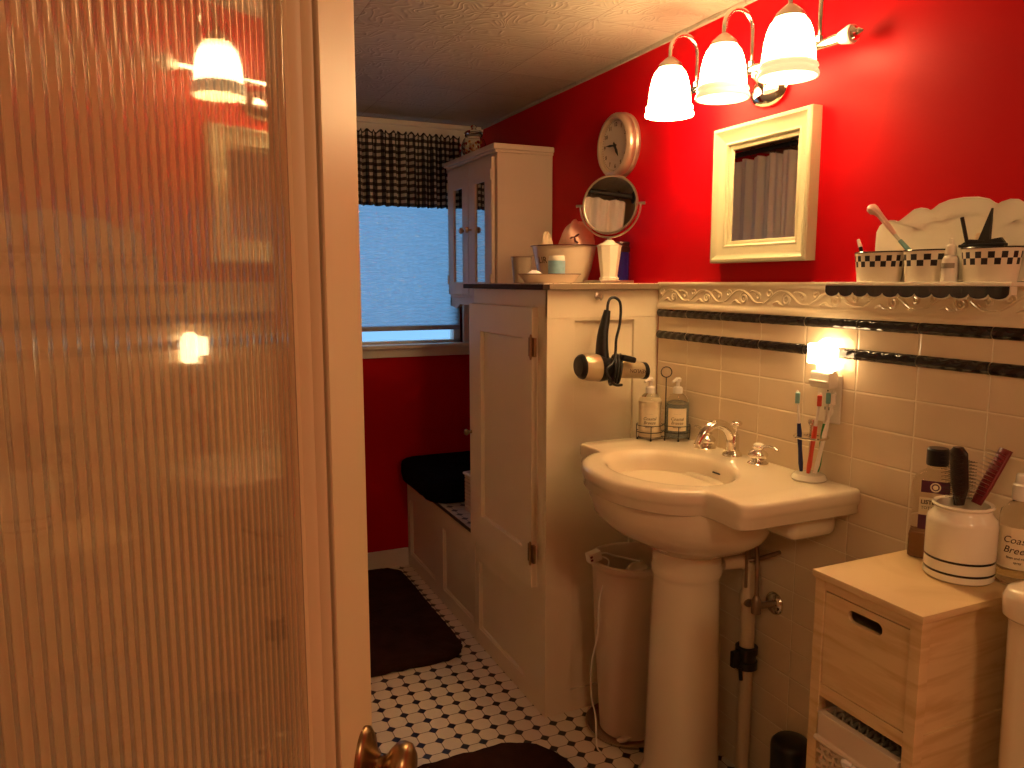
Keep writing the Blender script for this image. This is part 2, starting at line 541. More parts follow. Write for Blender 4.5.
def patch(mb, r, phi, half, z0, z1, n=14, sx=1, sy=1):
    """label patch on a cylinder"""
    mb.grid(lambda u, v: Vector((r * sx * cos(phi - half + 2 * half * u), r * sy * sin(phi - half + 2 * half * u), z0 + (z1 - z0) * v)), n, 1)


# ================================================================== ROOM SHELL
XW = 1.45; YF = 3.556; ZC = 2.065; FZ = -0.057       # FZ: floor level
XL = -0.95; YN = -1.05
struct('floor', MB().box((XL - 0.1, YN - 0.1, FZ - 0.06), (XW + 0.1, YF + 0.12, FZ)), FLOORM, smooth=0)
struct('ceiling', MB().box((XL - 0.1, YN - 0.1, ZC), (XW + 0.1, YF + 0.12, ZC + 0.06)), CEILM, smooth=0)
struct('wall_right', MB().box((XW, YN - 0.1, FZ), (XW + 0.1, YF + 0.12, ZC)), RED, smooth=0)
struct('wall_near', MB().box((XL - 0.1, YN - 0.1, FZ), (XW, YN, ZC)), RED, smooth=0)
struct('wall_left', MB().box((XL - 0.1, YN, FZ), (XL, YF + 0.12, ZC)), WALLC, smooth=0)
WX0, WX1, WZ0, WZ1 = 0.56, 1.345, 1.035, 1.95
wf = MB()
wf.box((XL, YF, FZ), (WX0, YF + 0.12, ZC)); wf.box((WX1, YF, FZ), (XW, YF + 0.12, ZC))
wf.box((WX0, YF, FZ), (WX1, YF + 0.12, WZ0)); wf.box((WX0, YF, WZ1), (WX1, YF + 0.12, ZC))
struct('wall_far', wf, RED, smooth=0)
# partition with the doorway, and the wall at the end of the tub recess
wi = MB()
wi.box((-0.30, 0.30, FZ), (-0.20, 1.70, ZC)); wi.box((-0.30, YN, FZ), (-0.20, -0.52, ZC)); wi.box((-0.30, -0.52, 1.99), (-0.20, 0.30, ZC))
wi.box((-0.20, 1.62, FZ), (0.13, 1.70, ZC))
struct('wall_inner', wi, WALLC, smooth=0)
dt = MB()
for y0, y1 in ((-0.60, -0.52), (0.285, 0.345)):
    dt.box((-0.315, y0, FZ), (-0.185, y1, 2.0), 0.003)
dt.box((-0.315, -0.60, 1.985), (-0.185, 0.345, 2.055), 0.003)
struct('trim_1', dt, TRIM)

# wall tile, rope liners, embossed cap
TY0, TY1 = YN, 2.043
struct('trim_2', MB().box((1.440, TY0, FZ), (XW, TY1, 1.246)), TILE, smooth=0)
for k, (za, zb) in enumerate(((1.153, 1.178), (1.222, 1.246))):
    mb = MB()
    j = 1.423 + 0.1565 * 4
    while j > TY0:
        a = max(TY0, j - 0.1565); b_ = min(TY1, j)
        if b_ > a + 0.01:
            zc = (za + zb) / 2; r = (zb - za) / 2
            ring = []
            for yy in (a + 0.0012, b_ - 0.0012):
                ring.append([(1.4405 - r * 0.8 * sin(pi * t / 8) , yy, zc - r * cos(pi * t / 8)) for t in range(9)])
            mb.rings(ring, False)
            mb.rings([[p for p in ring[0]]], False)
        j -= 0.1565
    struct('trim_%d' % (3 + k), mb, LINERT)

cap = MB()
prof = [(1.450, 1.246), (1.434, 1.246), (1.432, 1.252), (1.434, 1.262), (1.438, 1.268), (1.438, 1.312), (1.434, 1.317), (1.431, 1.324), (1.434, 1.330), (1.450, 1.330)]
cap.rings([[(x, TY0, z) for x, z in prof], [(x, TY1, z) for x, z in prof]], True, True, True)


def spiral(cx, cz, r0, r1, a0, a1, n=16):
    return [(cx + (r0 + (r1 - r0) * i / n) * cos(a0 + (a1 - a0) * i / n), cz + (r0 + (r1 - r0) * i / n) * sin(a0 + (a1 - a0) * i / n)) for i in range(n + 1)]


yy = 1.423 + 0.1565 * 4 - 0.01
while yy > TY0 + 0.2:
    if yy < TY1 + 0.03:
        zc = 1.290
        strokes = [
            [(0.000, -0.014), (0.020, -0.002), (0.045, 0.015), (0.070, 0.017), (0.095, 0.006), (0.115, -0.010), (0.130, -0.015), (0.150, -0.014)],
            spiral(0.078, -0.003, 0.016, 0.003, pi * 0.5, pi * 3.4),
            spiral(0.016, 0.008, 0.012, 0.003, -pi * 0.2, pi * 2.2),
            [(0.100, 0.012), (0.112, 0.017), (0.128, 0.012), (0.140, 0.002)],
            spiral(0.132, 0.002, 0.010, 0.003, pi * 0.9, -pi * 1.2),
            [(0.030, -0.016), (0.045, -0.010), (0.055, -0.016), (0.066, -0.018)],
        ]
        for st in strokes:
            pts = [(1.4385, min(TY1 - 0.004, yy - a), zc + b) for a, b in st]
            m_ = len(pts)
            cap.tube(smoothpath(pts, 3), [0.0022 + 0.0018 * sin(pi * i / (3 * (m_ - 1))) for i in range(3 * (m_ - 1) + 1)], 6)
    yy -= 0.1565
struct('trim_5', cap, CAPT, smooth=50)

# cream board above the window, ceiling cove, skirting
struct('trim_6', MB().box((0.13, YF - 0.012, 1.985), (XW, YF, ZC - 0.004), 0.002).box((0.13, YF - 0.03, ZC - 0.022), (XW, YF, ZC), 0.004)
       .box((1.41, YF - 0.014, 1.035), (1.448, YF, 2.0), 0.002), TRIM)
struct('baseboard_far', MB().box((0.13, YF - 0.014, FZ), (1.046, YF, 0.030), 0.003), TRIM)
struct('trim_7', MB().box((XW - 0.012, 1.9, ZC - 0.012), (XW, YF, ZC), 0.002).box((XW - 0.012, YN, ZC - 0.012), (XW, 1.9, ZC), 0.002), CEILM)

# ------------------------------------------------------------------ window
win = thing('window_1', None, None, (0, YF, 0)); win['kind'] = 'structure'
f = MB()
for x0, x1, z0, z1 in ((WX0, WX0 + 0.035, WZ0, WZ1), (WX1 - 0.035, WX1, WZ0, WZ1), (WX0, WX1, WZ0, WZ0 + 0.014), (WX0, WX1, WZ1 - 0.04, WZ1)):
    f.box((x0, 0.03, z0), (x1, 0.09, z1), 0.003)
f.build('window_frame', TRIM, win)
c = MB()
c.box((WX0 - 0.075, -0.018, WZ0 - 0.05), (WX0, 0.03, 2.0), 0.003); c.box((WX1, -0.018, WZ0), (WX1 + 0.07, 0.03, 2.0), 0.003)
c.build('window_casing', TRIM, win)
c = MB(); c.box((WX0 - 0.1, -0.04, 1.018), (WX1 + 0.085, 0.05, 1.036), 0.004); c.box((WX0 - 0.08, -0.016, 0.975), (WX1 + 0.075, 0.0, 1.018), 0.003)
c.build('window_sill', TRIM, win)
MB().box((WX0 + 0.03, 0.058, WZ0 + 0.01), (WX1 - 0.03, 0.062, WZ1 - 0.03)).build('window_pane', PANE, win, smooth=0)

# cellular blind
bl = thing('window_blind', 'pleated blue cellular blind pulled nearly down over the window', 'blind', (0.95, YF + 0.008, 1.10))
n = 46; zt = 0.83
b_ = MB()
pts = [(0.004 * (1 if i % 2 else -1), 0.02 + (zt - 0.02) * i / (2 * n)) for i in range(2 * n + 1)]
b_.rings([[(-0.378, y - 0.0, z) for y, z in pts], [(0.378, y, z) for y, z in pts]], False)
b_.build('pleated_fabric', BLIND, bl, smooth=0)
MB().box((-0.380, -0.012, 0.0), (0.380, 0.014, 0.022), 0.003).build('bottom_rail', pmat('grey_rail', (0.42, 0.44, 0.48), 0.4), bl)
MB().box((-0.380, -0.016, zt), (0.380, 0.018, zt + 0.022), 0.003).build('head_rail', TRIM, bl)

# gingham valance with its rod
va = thing('valance', 'black and white gingham valance gathered above the blue blind', 'valance', (0.52, YF - 0.075, 1.672))
VW = 0.79


def val(u, v):
    x = u * VW
    sp = 1.0 - 0.25 * v
    fold = 0.020 * sin(2 * pi * u * 15 + 1.2 * sin(9 * u)) + 0.008 * sin(2 * pi * u * 33 + 2 * v) + 0.005 * sin(u * 140)
    top = 1.0 if v < 0.82 else 0.45
    y = fold * top * (1.0 - 0.35 * v)
    if 0.84 < v < 0.90: y *= 0.5
    z = v * 0.328
    if v > 0.90: z += 0.007 * sin(u * 170 + 1) * (v - 0.9) / 0.1
    if v < 0.06: z -= 0.004 * abs(sin(u * VW / 0.0115 * pi / 2)) * (1 - v / 0.06) - 0.002
    x += 0.004 * sin(2 * pi * u * 15 + 1.6)
    return Vector((x, y, z))


MB().grid(val, 420, 26, lambda u, v: (u * VW * 1.25 / 0.027, v * 0.328 / 0.029)).build('gathered_cloth', GINGHAM, va, smooth=180)
MB().tube([(-0.03, 0.030, 0.285), (VW + 0.02, 0.030, 0.285)], 0.006, 10).build('curtain_rod', TRIM, va)

# ------------------------------------------------------------------ the reeded glass door
DA = radians(32.0)                       # bearing of the door leaf from +y
dn = Vector((cos(DA), -sin(DA), 0))      # towards the photographer
ds = Vector((sin(DA), cos(DA), 0))
D0 = 0.276
org = -dn * D0 + Vector((0, 0, 0.008))
# local frame: X along the leaf away from the hinge, Y = away from the photographer, Z up
door = thing('door_1', 'open cream door with a tall reeded glass pane', 'door', org, 0.0, kind='structure')
door.rotation_euler = (0, 0, pi / 2 - DA)
S0, S1, G0, G1 = 0.052, 0.820, 0.165, 0.699
ZD = 1.975; GZ0, GZ1 = 0.24, 1.845
fr = MB()
IN0, IN1 = G0 - 0.012, G1 + 0.018
fr.box((S0, 0, FZ), (IN0, 0.038, ZD), 0.002); fr.box((IN1, 0, FZ), (S1, 0.038, ZD), 0.002)
fr.box((IN0, 0, FZ), (IN1, 0.038, GZ0 - 0.012), 0.0); fr.box((IN0, 0, GZ1 + 0.012), (IN1, 0.038, ZD), 0.0)
fr.build('door_frame', DOORP, door)
mo = MB()
prof = [(0.0, -0.0), (0.0, 0.006), (0.003, 0.010), (0.0035, 0.016), (0.0075, 0.020), (0.0095, 0.0265), (0.018, 0.0275)]


def frame_sweep(mb, x0, x1, z0, z1, prof, sgn=1):
    """mitred frame: prof of (inward, depth)"""
    rs = []
    for (px, pz) in ((x0, z0), (x1, z0), (x1, z1), (x0, z1)):
        sx = 1 if px == x0 else -1; sz = 1 if pz == z0 else -1
        rs.append([(px + sx * a, d, pz + sz * a) for a, d in prof])
    rs.append(rs[0])
    mb.rings(rs, False)


frame_sweep(mo, IN0, IN1, GZ0 - 0.012, GZ1 + 0.012, prof)
mo.build('glazing_bead', DOORP, door)
g = MB()
PIT = 0.01125
ring0 = []; x = G0; seg = 10; NR = int((G1 - G0) / PIT)
xs = []
for i in range(NR):
    for k in range(seg):
        t = k / seg; a = (t - 0.5) * 2
        xs.append((G0 + (i + t) * PIT, 0.0018 * (1 - a * a)))
xs.append((G1, 0.0))
GY = 0.0265
front = [(px, GY) for px, h in xs]; back = [(px, GY + 0.004 + h) for px, h in xs]
loop = front + list(reversed(back))
g.rings([[(px, py, GZ0 - 0.004) for px, py in loop], [(px, py, GZ1 + 0.004) for px, py in loop]], True, False, False)
vs = g.bm.verts; vs.ensure_lookup_table(); nn = len(loop); m2 = len(front)
for base in (0, nn):
    for i in range(m2 - 1):
        g.bm.faces.new((vs[base + i], vs[base + i + 1], vs[base + nn - 2 - i], vs[base + nn - 1 - i]))
g.build('reeded_pane', REED, door, smooth=60)
# knob: oval rose, shank, egg shaped knob
kn = MB()
KS, KZ = S1 - 0.036, 0.776
Mk = basis((KS, 0, KZ), (1, 0, 0), (0, 0, 1), (0, -1, 0))
kn.lathe([(0.0, 0.0), (0.046, 0.0), (0.046, 0.004), (0.040, 0.008), (0.030, 0.010), (0.018, 0.016), (0.014, 0.020)], M=Mk, n=40, sx=0.72, sy=0.95, cap1=False)
kn.build('knob_rose', BRASS, door, smooth=60)
kb = MB()
kb.lathe([(0.013, 0.008), (0.012, 0.022), (0.013, 0.027), (0.020, 0.032), (0.027, 0.039), (0.0285, 0.046), (0.026, 0.054), (0.018, 0.059), (0.006, 0.061), (0.0, 0.061)], M=Mk, n=36, cap1=False)
kb.build('door_knob', BRASS, door, smooth=60)
for z in (0.25, 1.0, 1.75): MB().tube([(S0 - 0.004, -0.003, z - 0.04), (S0 - 0.004, -0.003, z + 0.04)], 0.005, 10).build('hinge', BRASS, door)

# ------------------------------------------------------------------ built-in: tall linen cabinet and storage bench
BA = 0.0
BO = (1.048, 2.057, FZ)
BS = 1.043
lc = thing('linen_cabinet', 'tall cream built-in cabinet with panelled door and tiled top, beside the sink', 'cabinet', BO, BA); lc.scale = (BS, BS, BS)
W_, D_ = 0.3845, 0.568
b = MB()
b.box((0.012, 0.010, 0.0), (W_, D_, 1.308))
# front face frame (towards the sink)
b.box((0, 0, 0), (0.090, 0.0125, 1.308), 0.0015); b.box((0.296, 0, 0), (W_, 0.0125, 1.308), 0.0015)
b.box((0.088, 0, 0), (0.298, 0.0125, 0.070), 0.0015); b.box((0.088, 0, 1.217), (0.298, 0.0125, 1.308), 0.0015)
b.box((0.0, -0.0012, 1.226), (W_, 0.010, 1.308), 0.001)
# left face frame
b.box((0, 0.0127, 0), (0.0125, 0.095, 1.308), 0.0015); b.box((0, 0.555, 0), (0.0125, D_, 1.308), 0.0015)
b.box((0, 0.09, 0.325), (0.0125, 0.56, 0.43), 0.0015); b.box((0, 0.09, 1.23), (0.0125, 0.56, 1.308), 0.0015)
b.box((0, 0.09, 0), (0.0125, 0.56, 0.062), 0.0015)
b.box((0, 0.09, 0.06), (0.0125, 0.148, 0.33), 0.0015); b.box((0, 0.535, 0.06), (0.0125, 0.56, 0.33), 0.0015)
b.box((0.002, 0.05, 0.40), (0.0125, 0.09, 1.25)); b.box((0.002, 0.55, 0.40), (0.0125, 0.57, 1.25))
b.build('carcass', CREAM, lc)


def bead_frame(mb, x, y0, y1, z0, z1, r=0.005):
    for a, c_ in (((x, y0, z0), (x, y1, z0)), ((x, y1, z0), (x, y1, z1)), ((x, y1, z1), (x, y0, z1)), ((x, y0, z1), (x, y0, z0))):
        mb.tube([a, c_], r, 8)


pb = MB(); bead_frame(pb, 0.010, 0.149, 0.534, 0.063, 0.324, 0.006)
pb.build('panel_bead', CREAM, lc)
dr = MB()
dy0, dy1, dz0, dz1 = 0.058, 0.566, 0.400, 1.256
dr.box((-0.008, dy0, dz0), (0.002, dy1, dz1))
for a, c_ in (((dy0, dz0), (dy0 + 0.068, dz1)), ((dy1 - 0.105, dz0), (dy1, dz1))):
    dr.box((-0.020, a[0], a[1]), (-0.004, c_[0], c_[1]), 0.002)
dr.box((-0.020, dy0 + 0.06, dz0), (-0.004, dy1 - 0.10, dz0 + 0.112), 0.002); dr.box((-0.020, dy0 + 0.06, dz1 - 0.092), (-0.004, dy1 - 0.10, dz1), 0.002)
bead_frame(dr, -0.010, dy0 + 0.068, dy1 - 0.105, dz0 + 0.112, dz1 - 0.092, 0.004)
cdoor = dr.build('door', CREAM, lc)
for z in (0.51, 1.14):
    h = MB(); h.box((-0.021, 0.040, z - 0.028), (-0.0125, 0.056, z + 0.028), 0.001); h.box((-0.0225, 0.062, z - 0.028), (-0.0195, 0.078, z + 0.028), 0.001)
    h.tube([(-0.023, 0.059, z - 0.032), (-0.023, 0.059, z + 0.032)], 0.0042, 10); h.lathe([(0, 0), (0.0035, 0.0), (0.003, 0.005), (0, 0.006)], (-0.023, 0.059, z + 0.032), n=10); h.lathe([(0, -0.006), (0.003, -0.005), (0.0035, 0.0), (0, 0)], (-0.023, 0.059, z - 0.032), n=10)
    h.build('hinge', BRASS, cdoor)
MB().lathe([(0.006, 0), (0.005, 0.01), (0.011, 0.016), (0.012, 0.022), (0.008, 0.027), (0, 0.028)], M=basis((-0.020, 0.548, 0.80), (0, 1, 0), (0, 0, 1), (-1, 0, 0)), n=20).build('knob', BRASS, cdoor)
ct = MB(); ct.box((-0.024, -0.020, 1.308), (W_, D_ + 0.045, 1.3235), 0.003)
cto = ct.build('countertop', DARKW, lc)
TOPT = floor_mat('counter_octagon_tile', (0.74, 0.62, 0.48), 0.0572, 0.0572, 0.01, 0.015)
MB().box((-0.020, -0.018, 1.3230), (W_ - 0.001, D_ + 0.043, 1.3265), 0.001).build('tile_top', TOPT, cto)
tag(MB().box((-0.004, -0.0235, 1.3085), (W_, -0.0195, 1.3245), 0.0015).build('edge_strip', pmat('grey_edge', (0.24, 0.17, 0.11), 0.4), cto), 'grey front edge strip')

sb = thing('storage_bench', 'low cream built-in bench with panelled front under the window', 'bench', BO, BA); sb.scale = (BS, BS, BS)
BY0, BY1 = D_ + 0.002, 1.436
b = MB()
b.box((0.012, BY0, 0), (0.384, BY1, 0.415))
b.box((0, BY0, 0), (0.0125, BY1, 0.062), 0.0015); b.box((0, BY0, 0.325), (0.0125, BY1, 0.415), 0.0015)
for y0, y1 in ((BY0, 0.592), (0.935, 1.040), (1.395, BY1)):
    b.box((0, y0, 0.06), (0.0125, y1, 0.33), 0.0015)
b.build('carcass', CREAM, sb)
pb = MB(); bead_frame(pb, 0.010, 0.594, 0.933, 0.063, 0.324, 0.006); bead_frame(pb, 0.010, 1.042, 1.393, 0.063, 0.324, 0.006)
pb.build('panel_bead', CREAM, sb)
lid = MB().box((-0.016, BY0, 0.415), (0.384, BY1, 0.428), 0.003).build('seat_lid', DARKW, sb)
MB().box((-0.012, BY0 + 0.002, 0.4275), (0.382, BY1 - 0.002, 0.4315), 0.001).build('tile_top', TOPT, lid)

# black plush pad on the bench
pad = MB()


def softbox(mb, x0, x1, y0, y1, z0, z1, rc, re, nseg=10, amp=0.0, drop=None):
    """rounded-corner cushion"""
    loop = []
    for cx, cy, a in ((x1 - rc, y1 - rc, 0), (x0 + rc, y1 - rc, pi / 2), (x0 + rc, y0 + rc, pi), (x1 - rc, y0 + rc, 3 * pi / 2)):
        for i in range(nseg + 1):
            t = a + pi / 2 * i / nseg
            loop.append((cx, cy, cos(t), sin(t)))
    # add points along straight sides
    pts = []
    m = len(loop)
    for i in range(m):
        p = loop[i]; q = loop[(i + 1) % m]
        pts.append(p)
        dx = (q[0] + rc * q[2]) - (p[0] + rc * p[2]); dy = (q[1] + rc * q[3]) - (p[1] + rc * p[3])
        d = sqrt(dx * dx + dy * dy)
        k = int(d / 0.03)
        for j in range(1, k):
            t = j / k
            pts.append((p[0] + (q[0] - p[0]) * t, p[1] + (q[1] - p[1]) * t, p[2], p[3]))
    rs = []
    prof = [(-re * 0.6, 0.0), (-re * 0.15, re * 0.15), (0, (z1 - z0) * 0.4)]
    for i in range(5):
        a = pi / 2 * i / 4
        prof.append((-re + re * cos(a), (z1 - z0) - re * 0.6 + re * 0.6 * sin(a)))
    for k in (0.3, 0.5, 0.7, 0.85, 0.95): prof.append(('s', k))
    cx0, cy0 = (x0 + x1) / 2, (y0 + y1) / 2
    last = None
    for pr_ in prof:
        ring = []
        for i, (cx, cy, c_, s_) in enumerate(pts):
            if pr_[0] == 's':
                lx, ly = last[i]; k = pr_[1]
                x = lx + (cx0 - lx) * k; y = ly + (cy0 - ly) * k; z = z1
            else:
                x = cx + (rc + pr_[0]) * c_; y = cy + (rc + pr_[0]) * s_; z = z0 + pr_[1]
            j = amp * (random.random() - 0.5)
            ring.append((x + j * c_, y + j * s_, z + (amp * 0.6 * (random.random() - 0.5) if z > z0 + 0.002 else 0) + (drop(x, y) if drop else 0)))
        if pr_[0] != 's': last = [(p[0], p[1]) for p in ring]
        rs.append(ring)
    mb.rings(rs, True, True, True)


softbox(pad, -0.052, 0.375, 0.900, 1.425, 0.0, 0.098, 0.09, 0.03, amp=0.004)
o = pad.build('bench_pad', BLACKC, None, smooth=80, off=(BO[0], BO[1], 0.3932)); o.scale = (BS, BS, BS)
tag(o, 'thick black plush pad lying on the window bench', 'cushion')
# small white basket on the bench
bk = thing('small_basket', 'small pale woven basket on the bench beside the black pad', 'basket', (1.163, 2.853, 0.3934), radians(8))
m = MB()
for i in range(10):
    z0 = i * 0.0155
    for s_ in (-1, 1):
        m.box((-0.056, s_ * 0.05 - 0.003, z0), (0.056, s_ * 0.05 + 0.003, z0 + 0.013), 0.002, 1); m.box((s_ * 0.056 - 0.003, -0.05, z0), (s_ * 0.056 + 0.003, 0.05, z0 + 0.013), 0.002, 1)
m.box((-0.054, -0.048, 0.0), (0.054, 0.048, 0.006))
m.build('woven_body', WICKER, bk)
m = MB()
for s_ in (-1, 1):
    m.tube([(-0.06, s_ * 0.052, 0.158), (0.06, s_ * 0.052, 0.158)], 0.006, 8); m.tube([(s_ * 0.06, -0.052, 0.158), (s_ * 0.06, 0.052, 0.158)], 0.006, 8)
m.build('rim', TISSUE, bk)

# ------------------------------------------------------------------ wall cabinet with glass doors
wc = thing('wall_cabinet', 'pale hanging wall cabinet with two narrow glass doors on the red wall', 'cabinet', (1.448, 2.80, 0))
m = MB(); X0, X1, Y1 = -0.240, 0.0, 0.545
m.box((X0, 0, 1.262), (X1, Y1, 1.836), 0.002)
m.build('carcass', CABP, wc)
m = MB(); m.box((X0 - 0.022, -0.016, 1.836), (X1, Y1 + 0.016, 1.858), 0.004); m.box((X0 - 0.012, -0.008, 1.826), (X1, Y1 + 0.008, 1.838), 0.003)
m.build('cornice', CABP, wc)
ap = MB()
poly = [(0, 1.262), (0, 1.222)] + [(0.03 + 0.09 * t / 8, 1.222 - 0.020 * sin(pi / 2 * t / 8) + 0.03 * (t / 8) ** 2) for t in range(9)]
poly += [(Y1 - a, b_) for a, b_ in reversed(poly)]
ap.prism(poly, lambda u, v: (X0, u, v), lambda u, v: (X0 + 0.018, u, v))
ap.box((X0, 0.0, 1.225), (X1, 0.016, 1.264)); ap.box((X0, Y1 - 0.016, 1.225), (X1, Y1, 1.264))
ap.build('apron', CABP, wc)
for i, (y0, y1) in enumerate(((0.022, 0.270), (0.274, 0.524))):
    d = MB(); z0, z1 = 1.275, 1.812; fw = 0.072
    xf_ = X0 - 0.016
    d.box((xf_, y0, z0), (X0 - 0.001, y0 + fw, z1), 0.002); d.box((xf_, y1 - fw, z0), (X0 - 0.001, y1, z1), 0.002)
    d.box((xf_, y0 + fw - 0.001, z0), (X0 - 0.001, y1 - fw + 0.001, z0 + 0.055), 0.002); d.box((xf_, y0 + fw - 0.001, z1 - 0.085), (X0 - 0.001, y1 - fw + 0.001, z1), 0.002)
    do = d.build('door', CABP, wc)
    MB().box((xf_ + 0.006, y0 + fw - 0.002, z0 + 0.054), (xf_ + 0.009, y1 - fw + 0.002, z1 - 0.084)).build('glass_pane', PANEGL, do, smooth=0)
    ky = y1 - 0.03 if i == 0 else y0 + 0.03
    MB().lathe([(0.005, 0), (0.0045, 0.010), (0.012, 0.016), (0.014, 0.022), (0.010, 0.028), (0, 0.029)], M=basis((xf_, ky, 1.545), (0, 1, 0), (0, 0, 1), (-1, 0, 0)), n=20).build('knob', pmat('knob_wood_%d' % i, (0.45, 0.28, 0.16), 0.3), do)
    hy = y0 + 0.004 if i == 0 else y1 - 0.004
    for z in (1.34, 1.745): MB().tube([(xf_ - 0.002, hy, z - 0.02), (xf_ - 0.002, hy, z + 0.02)], 0.004, 8).build('hinge', STEEL, do)

# jar of potpourri on top of the wall cabinet
jr = thing('glass_jar', 'small lidded glass jar of orange potpourri on top of the wall cabinet', 'jar', (1.262, 3.18, 1.858))
m = MB(); m.lathe([(0.030, 0.0), (0.040, 0.004), (0.052, 0.030), (0.054, 0.055), (0.046, 0.078), (0.036, 0.088), (0.040, 0.096), (0.040, 0.100), (0.034, 0.098), (0.034, 0.090), (0.044, 0.076), (0.050, 0.055), (0.048, 0.030), (0.037, 0.008), (0, 0.006)], n=28, cap0=True, cap1=False)
m.build('jar_body', GLASSC, jr)
m = MB(); m.lathe([(0.042, 0.100), (0.043, 0.106), (0.034, 0.114), (0.012, 0.120), (0.010, 0.126), (0.014, 0.132), (0.010, 0.138), (0, 0.139)], n=24, cap0=True)
m.build('jar_lid', GLASSC, jr)
m = MB()
for i in range(34):
    a = random.random() * 2 * pi; r = 0.036 * sqrt(random.random()); z = 0.016 + 0.058 * random.random()
    Mr = Matrix.Translation((r * cos(a), r * sin(a), z)) @ Matrix.Rotation(random.random() * 3, 4, Vector((random.random(), random.random(), random.random())).normalized()) @ Matrix.Diagonal((1, 0.75, 0.5, 1))
    m.mi = i % 3
    m.lathe([(0, -0.009), (0.006, -0.006), (0.009, 0), (0.006, 0.006), (0, 0.009)], M=Mr, n=8, cap0=False, cap1=False)
o = m.build('potpourri', [pmat('petal_orange', (0.70, 0.26, 0.05), 0.6), pmat('petal_red', (0.40, 0.05, 0.03), 0.6), pmat('petal_cream', (0.80, 0.62, 0.36), 0.6)], jr); o['kind'] = 'stuff'

# ------------------------------------------------------------------ wall clock
ck = thing('wall_clock', 'round pale metal wall clock on the red wall above the stand mirror', 'clock', (1.449, 2.285, 1.785))
Mc = basis((0, 0, 0), (0, -1, 0), (0, 0, 1), (-1, 0, 0))       # viewer's right, up, towards room
m = MB(); m.lathe([(0.106, 0.0), (0.108, 0.010), (0.104, 0.016), (0.107, 0.024), (0.105, 0.036), (0.098, 0.044), (0.090, 0.046), (0.086, 0.042), (0.086, 0.030), (0.0, 0.030)], M=Mc, n=56, cap1=False)
m.build('clock_case', STEEL if False else pmat('clock_case_metal', (0.62, 0.46, 0.34), 0.30, metal=0.7), ck)
m = MB(); m.lathe([(0.0856, 0.0305), (0.0, 0.0305)], M=Mc, n=48, cap0=False, cap1=False)
dial = m.build('dial', pmat('dial_grey', (0.52, 0.42, 0.33), 0.5), ck)
m = MB()
for hh in range(1, 13):
    a = pi / 2 - hh * pi / 6
    m.text(str(hh), 0.019, lambda x, y, z, a=a: Mc @ Vector((0.068 * cos(a) + x, 0.068 * sin(a) + y, 0.0312 + z)))
for k in range(60):
    a = k * pi / 30
    Mt = Mc @ Matrix.Rotation(a, 4, 'Z')
    m.box((0.079, -0.0007, 0.0308), (0.083, 0.0007, 0.0314), M=Mt)
m.build('numerals', INK, dial)
for ang, ln, wd in ((radians(176), 0.056, 0.004), (radians(-58), 0.044, 0.006)):
    m = MB(); Mt = Mc @ Matrix.Rotation(ang, 4, 'Z')
    m.prism([(-0.012, -wd * 0.5), (ln * 0.55, -wd), (ln, 0), (ln * 0.55, wd), (-0.012, wd * 0.5)], lambda u, v: Mt @ Vector((u, v, 0.034)), lambda u, v: Mt @ Vector((u, v, 0.0355)))
    m.lathe([(0.006, 0.0335), (0.006, 0.036), (0, 0.036)], M=Mc, n=16)
    m.build('clock_hand', IRON, ck)

# ------------------------------------------------------------------ framed wall mirror
mr = thing('wall_mirror', 'square mirror in a wide ivory wooden frame on the red wall', 'mirror', (1.449, 1.594, 1.5635))
m = MB(); hw, hh = 0.178, 0.181
prof = [(0, 0), (0, -0.030), (0.004, -0.034), (0.012, -0.035), (0.018, -0.032), (0.030, -0.026), (0.050, -0.022), (0.056, -0.023), (0.060, -0.020), (0.062, -0.015), (0.070, -0.014), (0.074, -0.012), (0.075, -0.004)]
prof = [(a * 0.80, d) for a, d in prof]
rs = []
for sx, sz in ((1, 1), (-1, 1), (-1, -1), (1, -1)):
    rs.append([(d, sx * (hw - a), sz * (hh - a)) for a, d in prof])
rs.append(rs[0]); m.rings(rs, False)
m.build('mirror_frame', FRAMEM, mr, smooth=25)
MB().box((-0.009, -hw + 0.056, -hh + 0.056), (-0.003, hw - 0.056, hh - 0.056)).build('mirror_glass', MIRROR, mr, smooth=0)

# ------------------------------------------------------------------ vanity light
YV = 1.608
vl = thing('vanity_light', 'three lamp chrome vanity light with glowing bell shades on the red wall', 'wall light', (1.449, YV, 1.865))
m = MB()
Mw = basis((0, -0.012, -0.048), (0, -1, 0), (0, 0, 1), (-1, 0, 0))
m.lathe([(0.068, 0.0), (0.068, 0.006), (0.060, 0.014), (0.040, 0.022), (0.014, 0.026), (0, 0.026)], M=Mw, n=40, sx=1.0, sy=0.62, cap1=False)
m.build('wall_plate', CHROME, vl)
m = MB()
m.tube([(-0.02, -0.012, -0.044), (-0.05, -0.012, -0.018), (-0.05, -0.012, 0.0)], 0.009, 12)
prof = [(0.003, -0.305), (0.010, -0.302), (0.0135, -0.275), (0.011, -0.235), (0.0095, -0.16), (0.009, -0.05), (0.012, -0.02), (0.014, 0.0), (0.012, 0.02), (0.009, 0.05), (0.0095, 0.16), (0.011, 0.235), (0.0135, 0.275), (0.010, 0.302), (0.003, 0.305)]
m.lathe(prof, (-0.05, 0, 0), M=basis((0, 0, 0), (1, 0, 0), (0, 0, 1), (0, 1, 0)), n=20)
m.build('cross_bar', CHROME, vl)
